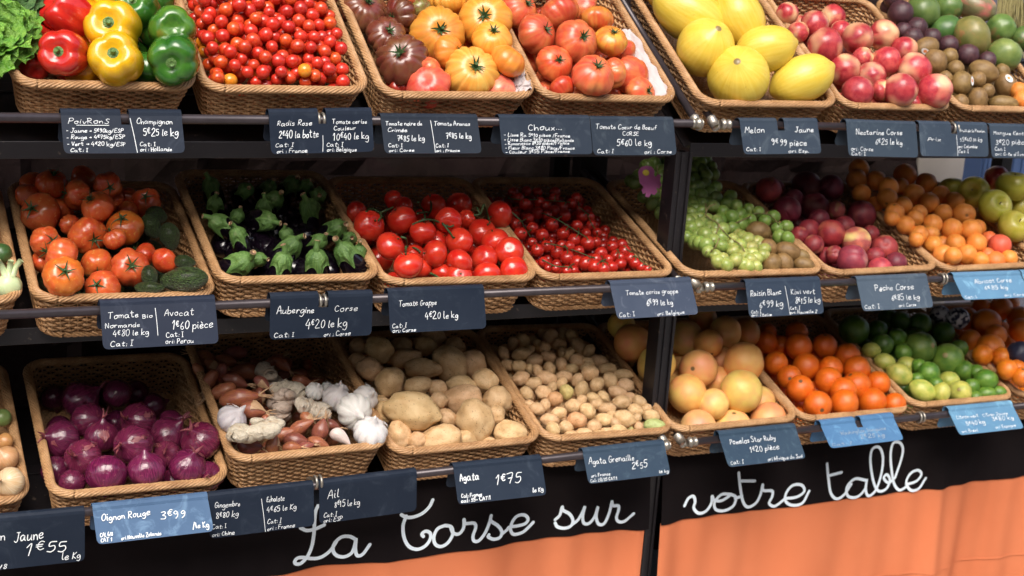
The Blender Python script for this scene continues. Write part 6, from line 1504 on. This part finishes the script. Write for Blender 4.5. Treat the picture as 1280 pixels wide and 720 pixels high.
p = Pile('aga', 400, 400, 3.2727, (.008, .03))
p.many('potato', [(375, 370, 118, 80, 12, {'z': 20, 'l': 'largest yellow potato, lying left of centre'}), (495, 490, 88, 62, -10, {'z': 30, 'l': 'big oval potato at the front rim, middle'}), (632, 412, 88, 76, 60, {'z': 20, 'l': 'egg shaped potato in the front, right of centre'}), (585, 325, 80, 60, -8), (725, 328, 60, 57, 20), (780, 465, 70, 56, 10, {'l': 'pale round potato in the front right corner'}), (685, 516, 50, 36, -5, {'l': 'small pale potato at the front rim, right of centre'}), (575, 265, 62, 40, 5), (675, 250, 58, 50, 30), (420, 197, 78, 42, 4), (530, 180, 82, 66, 50), (625, 180, 60, 58, 80), (400, 268, 58, 38, -5), (285, 255, 66, 58, 120), (240, 122, 60, 56, 20), (205, 202, 56, 45, 30), (345, 157, 72, 40, -10), (332, 110, 46, 40, 0), (430, 105, 52, 40, 10), (460, 70, 52, 46, 0), (555, 112, 46, 40, 30), (515, 400, 42, 38, 30), (720, 390, 44, 38, 80), (322, 472, 60, 50, 60), (485, 330, 38, 36, 0), (480, 277, 38, 34, 0), (592, 490, 46, 40, 0), (400, 497, 42, 40, 60), (372, 540, 34, 26, 0), (262, 378, 50, 44, 80), (160, 112, 42, 38, 0), (155, 172, 42, 36, 20), (248, 340, 36, 32, 0), (620, 525, 34, 26, 0)])
p.build('large potatoes in their basket', fill='potato', fillR=.034, filllabel='potato buried under the visible ones in the large potato basket')
p = Pile('gre', 580, 380, 3.2727, (.004, .015))
GP = [(240, 150, 32), (350, 140, 40), (305, 170, 28), (440, 135, 30), (468, 175, 38), (235, 205, 40, 26, -10), (290, 235, 33), (345, 215, 30), (225, 255, 33, 27, 10), (300, 272, 24), (465, 235, 35), (400, 250, 29), (350, 265, 28), (550, 235, 40, 26, 10), (585, 265, 40, 23, -5), (515, 282, 38, 31, -10), (650, 290, 41, 23, 3), (410, 297, 35, 26, 0), (338, 303, 41, 29, 12), (233, 305, 36, 30, -20), (285, 325, 36, 26, -15), (598, 315, 38, 31, 60), (543, 330, 33, 28, -50), (660, 335, 38, 31, 10), (420, 360, 33, 28, 70, {'col': (.85, 1.05, .75)}), (480, 350, 34), (465, 310, 28), (325, 362, 36, 30, 0), (258, 365, 32, 26, 60), (372, 388, 33, 30, 0, {'col': (.9, .75, .7)}), (630, 362, 41, 27, 20), (530, 385, 31, 23, 20), (570, 380, 26), (645, 402, 41, 28, -8), (718, 402, 33), (480, 398, 26), (540, 410, 26), (445, 418, 34, 29, -10), (505, 438, 36, 31, 40), (585, 428, 38, 26, 5), (388, 447, 34, 26, -12), (700, 437, 33, 27, 30), (300, 430, 29), (330, 415, 26), (462, 475, 41, 33, 10, {'col': (1, .82, .8)}), (350, 475, 38, 28, 8), (575, 475, 38, 30, 10), (655, 470, 46, 35, 20), (766, 457, 36, 28, 10), (705, 468, 24), (530, 500, 34, 28, -8), (415, 505, 31, 28, 0), (365, 512, 31, 27, 45), (635, 517, 37, 23, 15), (585, 525, 29, 21, 10), (490, 530, 38, 24, 3), (440, 537, 31, 20, 0), (550, 532, 26, 17, 0), (715, 505, 24), (680, 517, 22, 15, 80, {'col': (.8, 1.05, .75)}), (780, 500, 46, 30, 8, {'col': (.62, 1.05, .8), 'l': 'greenish new potato at the front right corner'}), (696, 531, 31, 14, 0), (160, 200, 29), (180, 250, 28), (390, 165, 29), (402, 200, 26), (432, 205, 26), (512, 190, 27), (265, 190, 26), (330, 180, 26), (200, 160, 26), (680, 385, 26), (745, 430, 24), (610, 455, 26), (360, 340, 24), (620, 490, 26), (270, 410, 22), (270, 265, 22), (510, 240, 26), (440, 265, 26), (400, 325, 24), (500, 260, 24), (280, 150, 26), (400, 130, 30), (330, 120, 26)]
for q in GP:
    kw = q[-1] if isinstance(q[-1], dict) else {}; q = [e for e in q if not isinstance(e, dict)]
    if len(q) == 3: q = q + [q[2]*p.rnd.uniform(.78, .9), p.rnd.uniform(0, 180)]; q[2] *= 1.08
    p.add('new_potato', *q, **kw)
p.build('small new potatoes in their basket', fill='new_potato', fillR=.018, filllabel='new potato buried under the visible ones in the small potato basket', fillz=.04, near=3.2)

p = Pile('pom', 760, 370, 3.2727, (.022, .06))
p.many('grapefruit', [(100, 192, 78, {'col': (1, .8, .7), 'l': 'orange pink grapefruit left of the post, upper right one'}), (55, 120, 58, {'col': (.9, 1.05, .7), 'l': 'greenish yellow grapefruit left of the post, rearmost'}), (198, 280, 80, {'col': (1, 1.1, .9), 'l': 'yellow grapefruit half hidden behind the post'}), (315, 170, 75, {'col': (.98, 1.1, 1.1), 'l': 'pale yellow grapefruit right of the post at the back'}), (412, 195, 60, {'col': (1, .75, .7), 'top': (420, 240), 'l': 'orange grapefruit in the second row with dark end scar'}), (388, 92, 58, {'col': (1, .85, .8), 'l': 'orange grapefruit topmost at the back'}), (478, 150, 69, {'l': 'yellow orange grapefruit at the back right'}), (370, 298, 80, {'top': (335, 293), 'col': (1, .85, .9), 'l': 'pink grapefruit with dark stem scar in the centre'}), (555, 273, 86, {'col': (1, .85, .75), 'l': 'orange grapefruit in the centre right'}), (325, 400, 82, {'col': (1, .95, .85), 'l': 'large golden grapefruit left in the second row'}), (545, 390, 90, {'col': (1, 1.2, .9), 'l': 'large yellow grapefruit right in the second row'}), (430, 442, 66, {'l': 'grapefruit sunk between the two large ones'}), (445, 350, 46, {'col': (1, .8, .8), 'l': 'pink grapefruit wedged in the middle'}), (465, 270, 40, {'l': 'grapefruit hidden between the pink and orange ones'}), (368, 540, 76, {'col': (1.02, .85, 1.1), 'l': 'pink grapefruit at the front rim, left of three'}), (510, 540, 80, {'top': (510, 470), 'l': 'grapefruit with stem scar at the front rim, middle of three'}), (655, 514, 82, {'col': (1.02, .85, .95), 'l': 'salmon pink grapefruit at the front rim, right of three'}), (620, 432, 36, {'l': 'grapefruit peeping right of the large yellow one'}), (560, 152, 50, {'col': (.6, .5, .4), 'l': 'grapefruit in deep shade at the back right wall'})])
p.build('grapefruits in their basket', fill='grapefruit', fillR=.046, filllabel='grapefruit buried under the visible ones in the grapefruit basket')
p = Pile('ora', 950, 370, 3.2727, (.008, .03))
p.many('orange', [(25, 190, 46), (158, 207, 56), (265, 205, 51), (65, 275, 49), (188, 290, 56), (290, 295, 49), (358, 245, 53), (395, 300, 56), (120, 332, 50, {'top': (112, 335)}), (165, 378, 55, {'top': (157, 345)}), (280, 345, 56), (395, 365, 58), (483, 357, 50), (238, 387, 32), (340, 388, 56), (237, 445, 58, {'top': (242, 463)}), (345, 438, 58), (460, 433, 58), (550, 442, 47), (150, 150, 46), (30, 150, 38), (415, 465, 32), (85, 205, 34), (230, 250, 34)], col=(1, .72, .8))
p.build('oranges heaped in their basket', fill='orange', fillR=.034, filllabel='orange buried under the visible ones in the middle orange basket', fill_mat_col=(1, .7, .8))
p = Pile('lim', 950, 370, 3.2727, (.008, .035))
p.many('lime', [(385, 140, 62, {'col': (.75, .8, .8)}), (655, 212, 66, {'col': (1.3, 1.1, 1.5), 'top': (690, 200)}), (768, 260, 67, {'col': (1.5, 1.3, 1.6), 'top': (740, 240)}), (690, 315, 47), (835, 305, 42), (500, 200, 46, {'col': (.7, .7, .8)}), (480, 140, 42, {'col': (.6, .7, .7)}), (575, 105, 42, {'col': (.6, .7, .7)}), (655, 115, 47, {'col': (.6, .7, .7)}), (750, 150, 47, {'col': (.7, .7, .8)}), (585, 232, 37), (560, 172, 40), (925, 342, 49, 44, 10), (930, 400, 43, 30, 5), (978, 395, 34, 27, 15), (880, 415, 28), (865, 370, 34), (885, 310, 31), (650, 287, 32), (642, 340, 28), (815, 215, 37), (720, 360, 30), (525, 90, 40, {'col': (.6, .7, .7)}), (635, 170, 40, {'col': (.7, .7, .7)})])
p.many('pale_lemon', [(570, 322, 56, 46, 30), (602, 285, 44, 38, 10), (665, 388, 58, 45, 28), (742, 395, 42, 36, 100), (818, 393, 48, {'top': (800, 380)}), (775, 346, 43, 38, 10), (510, 270, 44, 36, 15), (455, 222, 38, 33, 0)])
p.build(None, fill='lime', fillR=.026, filllabel='lime buried under the visible ones in the lime basket')
p = Pile('ron', 950, 370, 3.2727, (.012, .06))
p.many('orange', [(925, 112, 61), (940, 215, 60), (985, 50, 48), (905, 40, 36), (1062, 92, 50), (1068, 140, 50), (1012, 302, 44), (1072, 332, 42), (910, 242, 42), (860, 182, 46), (965, 160, 44), (1020, 30, 40), (990, 250, 42), (1050, 300, 40)], col=(1, .95, 1))
simple_kind('wrapped_orange', 'orange', 'wrap', [sph(irr=.10, seed=s) for s in range(2)], 40, 28, (), 'tissue wrapped')
simple_kind('navy_wrapped_orange', 'orange', 'navy_wrap', [sph(irr=.10, seed=4)], 40, 28, (), 'navy wrapped')
p.add('orange', 845, 92, 48, l='orange beside the printed tissue wrapped one under the middle shelf')
p.add('wrapped_orange', 808, 90, 46, l='orange wrapped in white and navy printed tissue', z=5)
p.add('wrapped_orange', 735, 85, 46, l='orange in torn white and navy tissue at the left of the right basket')
p.add('navy_wrapped_orange', 1062, 235, 52, l='orange wrapped in dark navy paper at the right edge', z=9)
p.build('oranges in the right basket', fill='orange', fillR=.036, filllabel='orange buried under others in the basket at the bottom right')

# ------------------------------------------------------------------ things behind the gap at the right
def crate(px, py, Y, w_, d_, h_, mat, label, name='plastic_crate'):
    c = at(px, py, Y); mb = MB(); t = .012
    mb.box(c+Vector((0, -d_/2, 0)), (w_, t, h_)); mb.box(c+Vector((0, d_/2, 0)), (w_, t, h_))
    mb.box(c+Vector((-w_/2, 0, 0)), (t, d_-t-.002, h_)); mb.box(c+Vector((w_/2, 0, 0)), (t, d_-t-.002, h_)); mb.box(c+Vector((0, 0, -h_/2+t)), (w_-t-.002, d_-t-.002, t))
    for k in range(5): mb.box(c+Vector((-w_/2+w_*(k+.5)/5, -d_/2-.010, 0)), (.02, .007, h_*.9))
    mb.box(c+Vector((0, -d_/2-.008, h_/2-.012)), (w_+.01, .012, .02))
    o = new_obj(name, mb.mesh(name, mat, False)); tag(o, label, 'crate')
crate(1219, 212, 1.15, .22, .3, .26, M['blue_plastic'], 'blue plastic crate in the dim gap right of the pale pier')
crate(1262, 205, 1.35, .2, .3, .3, M['purple_plastic'], 'dark purple crate at the right edge behind the apples')
for o in bpy.data.objects:
    o.name = o.name
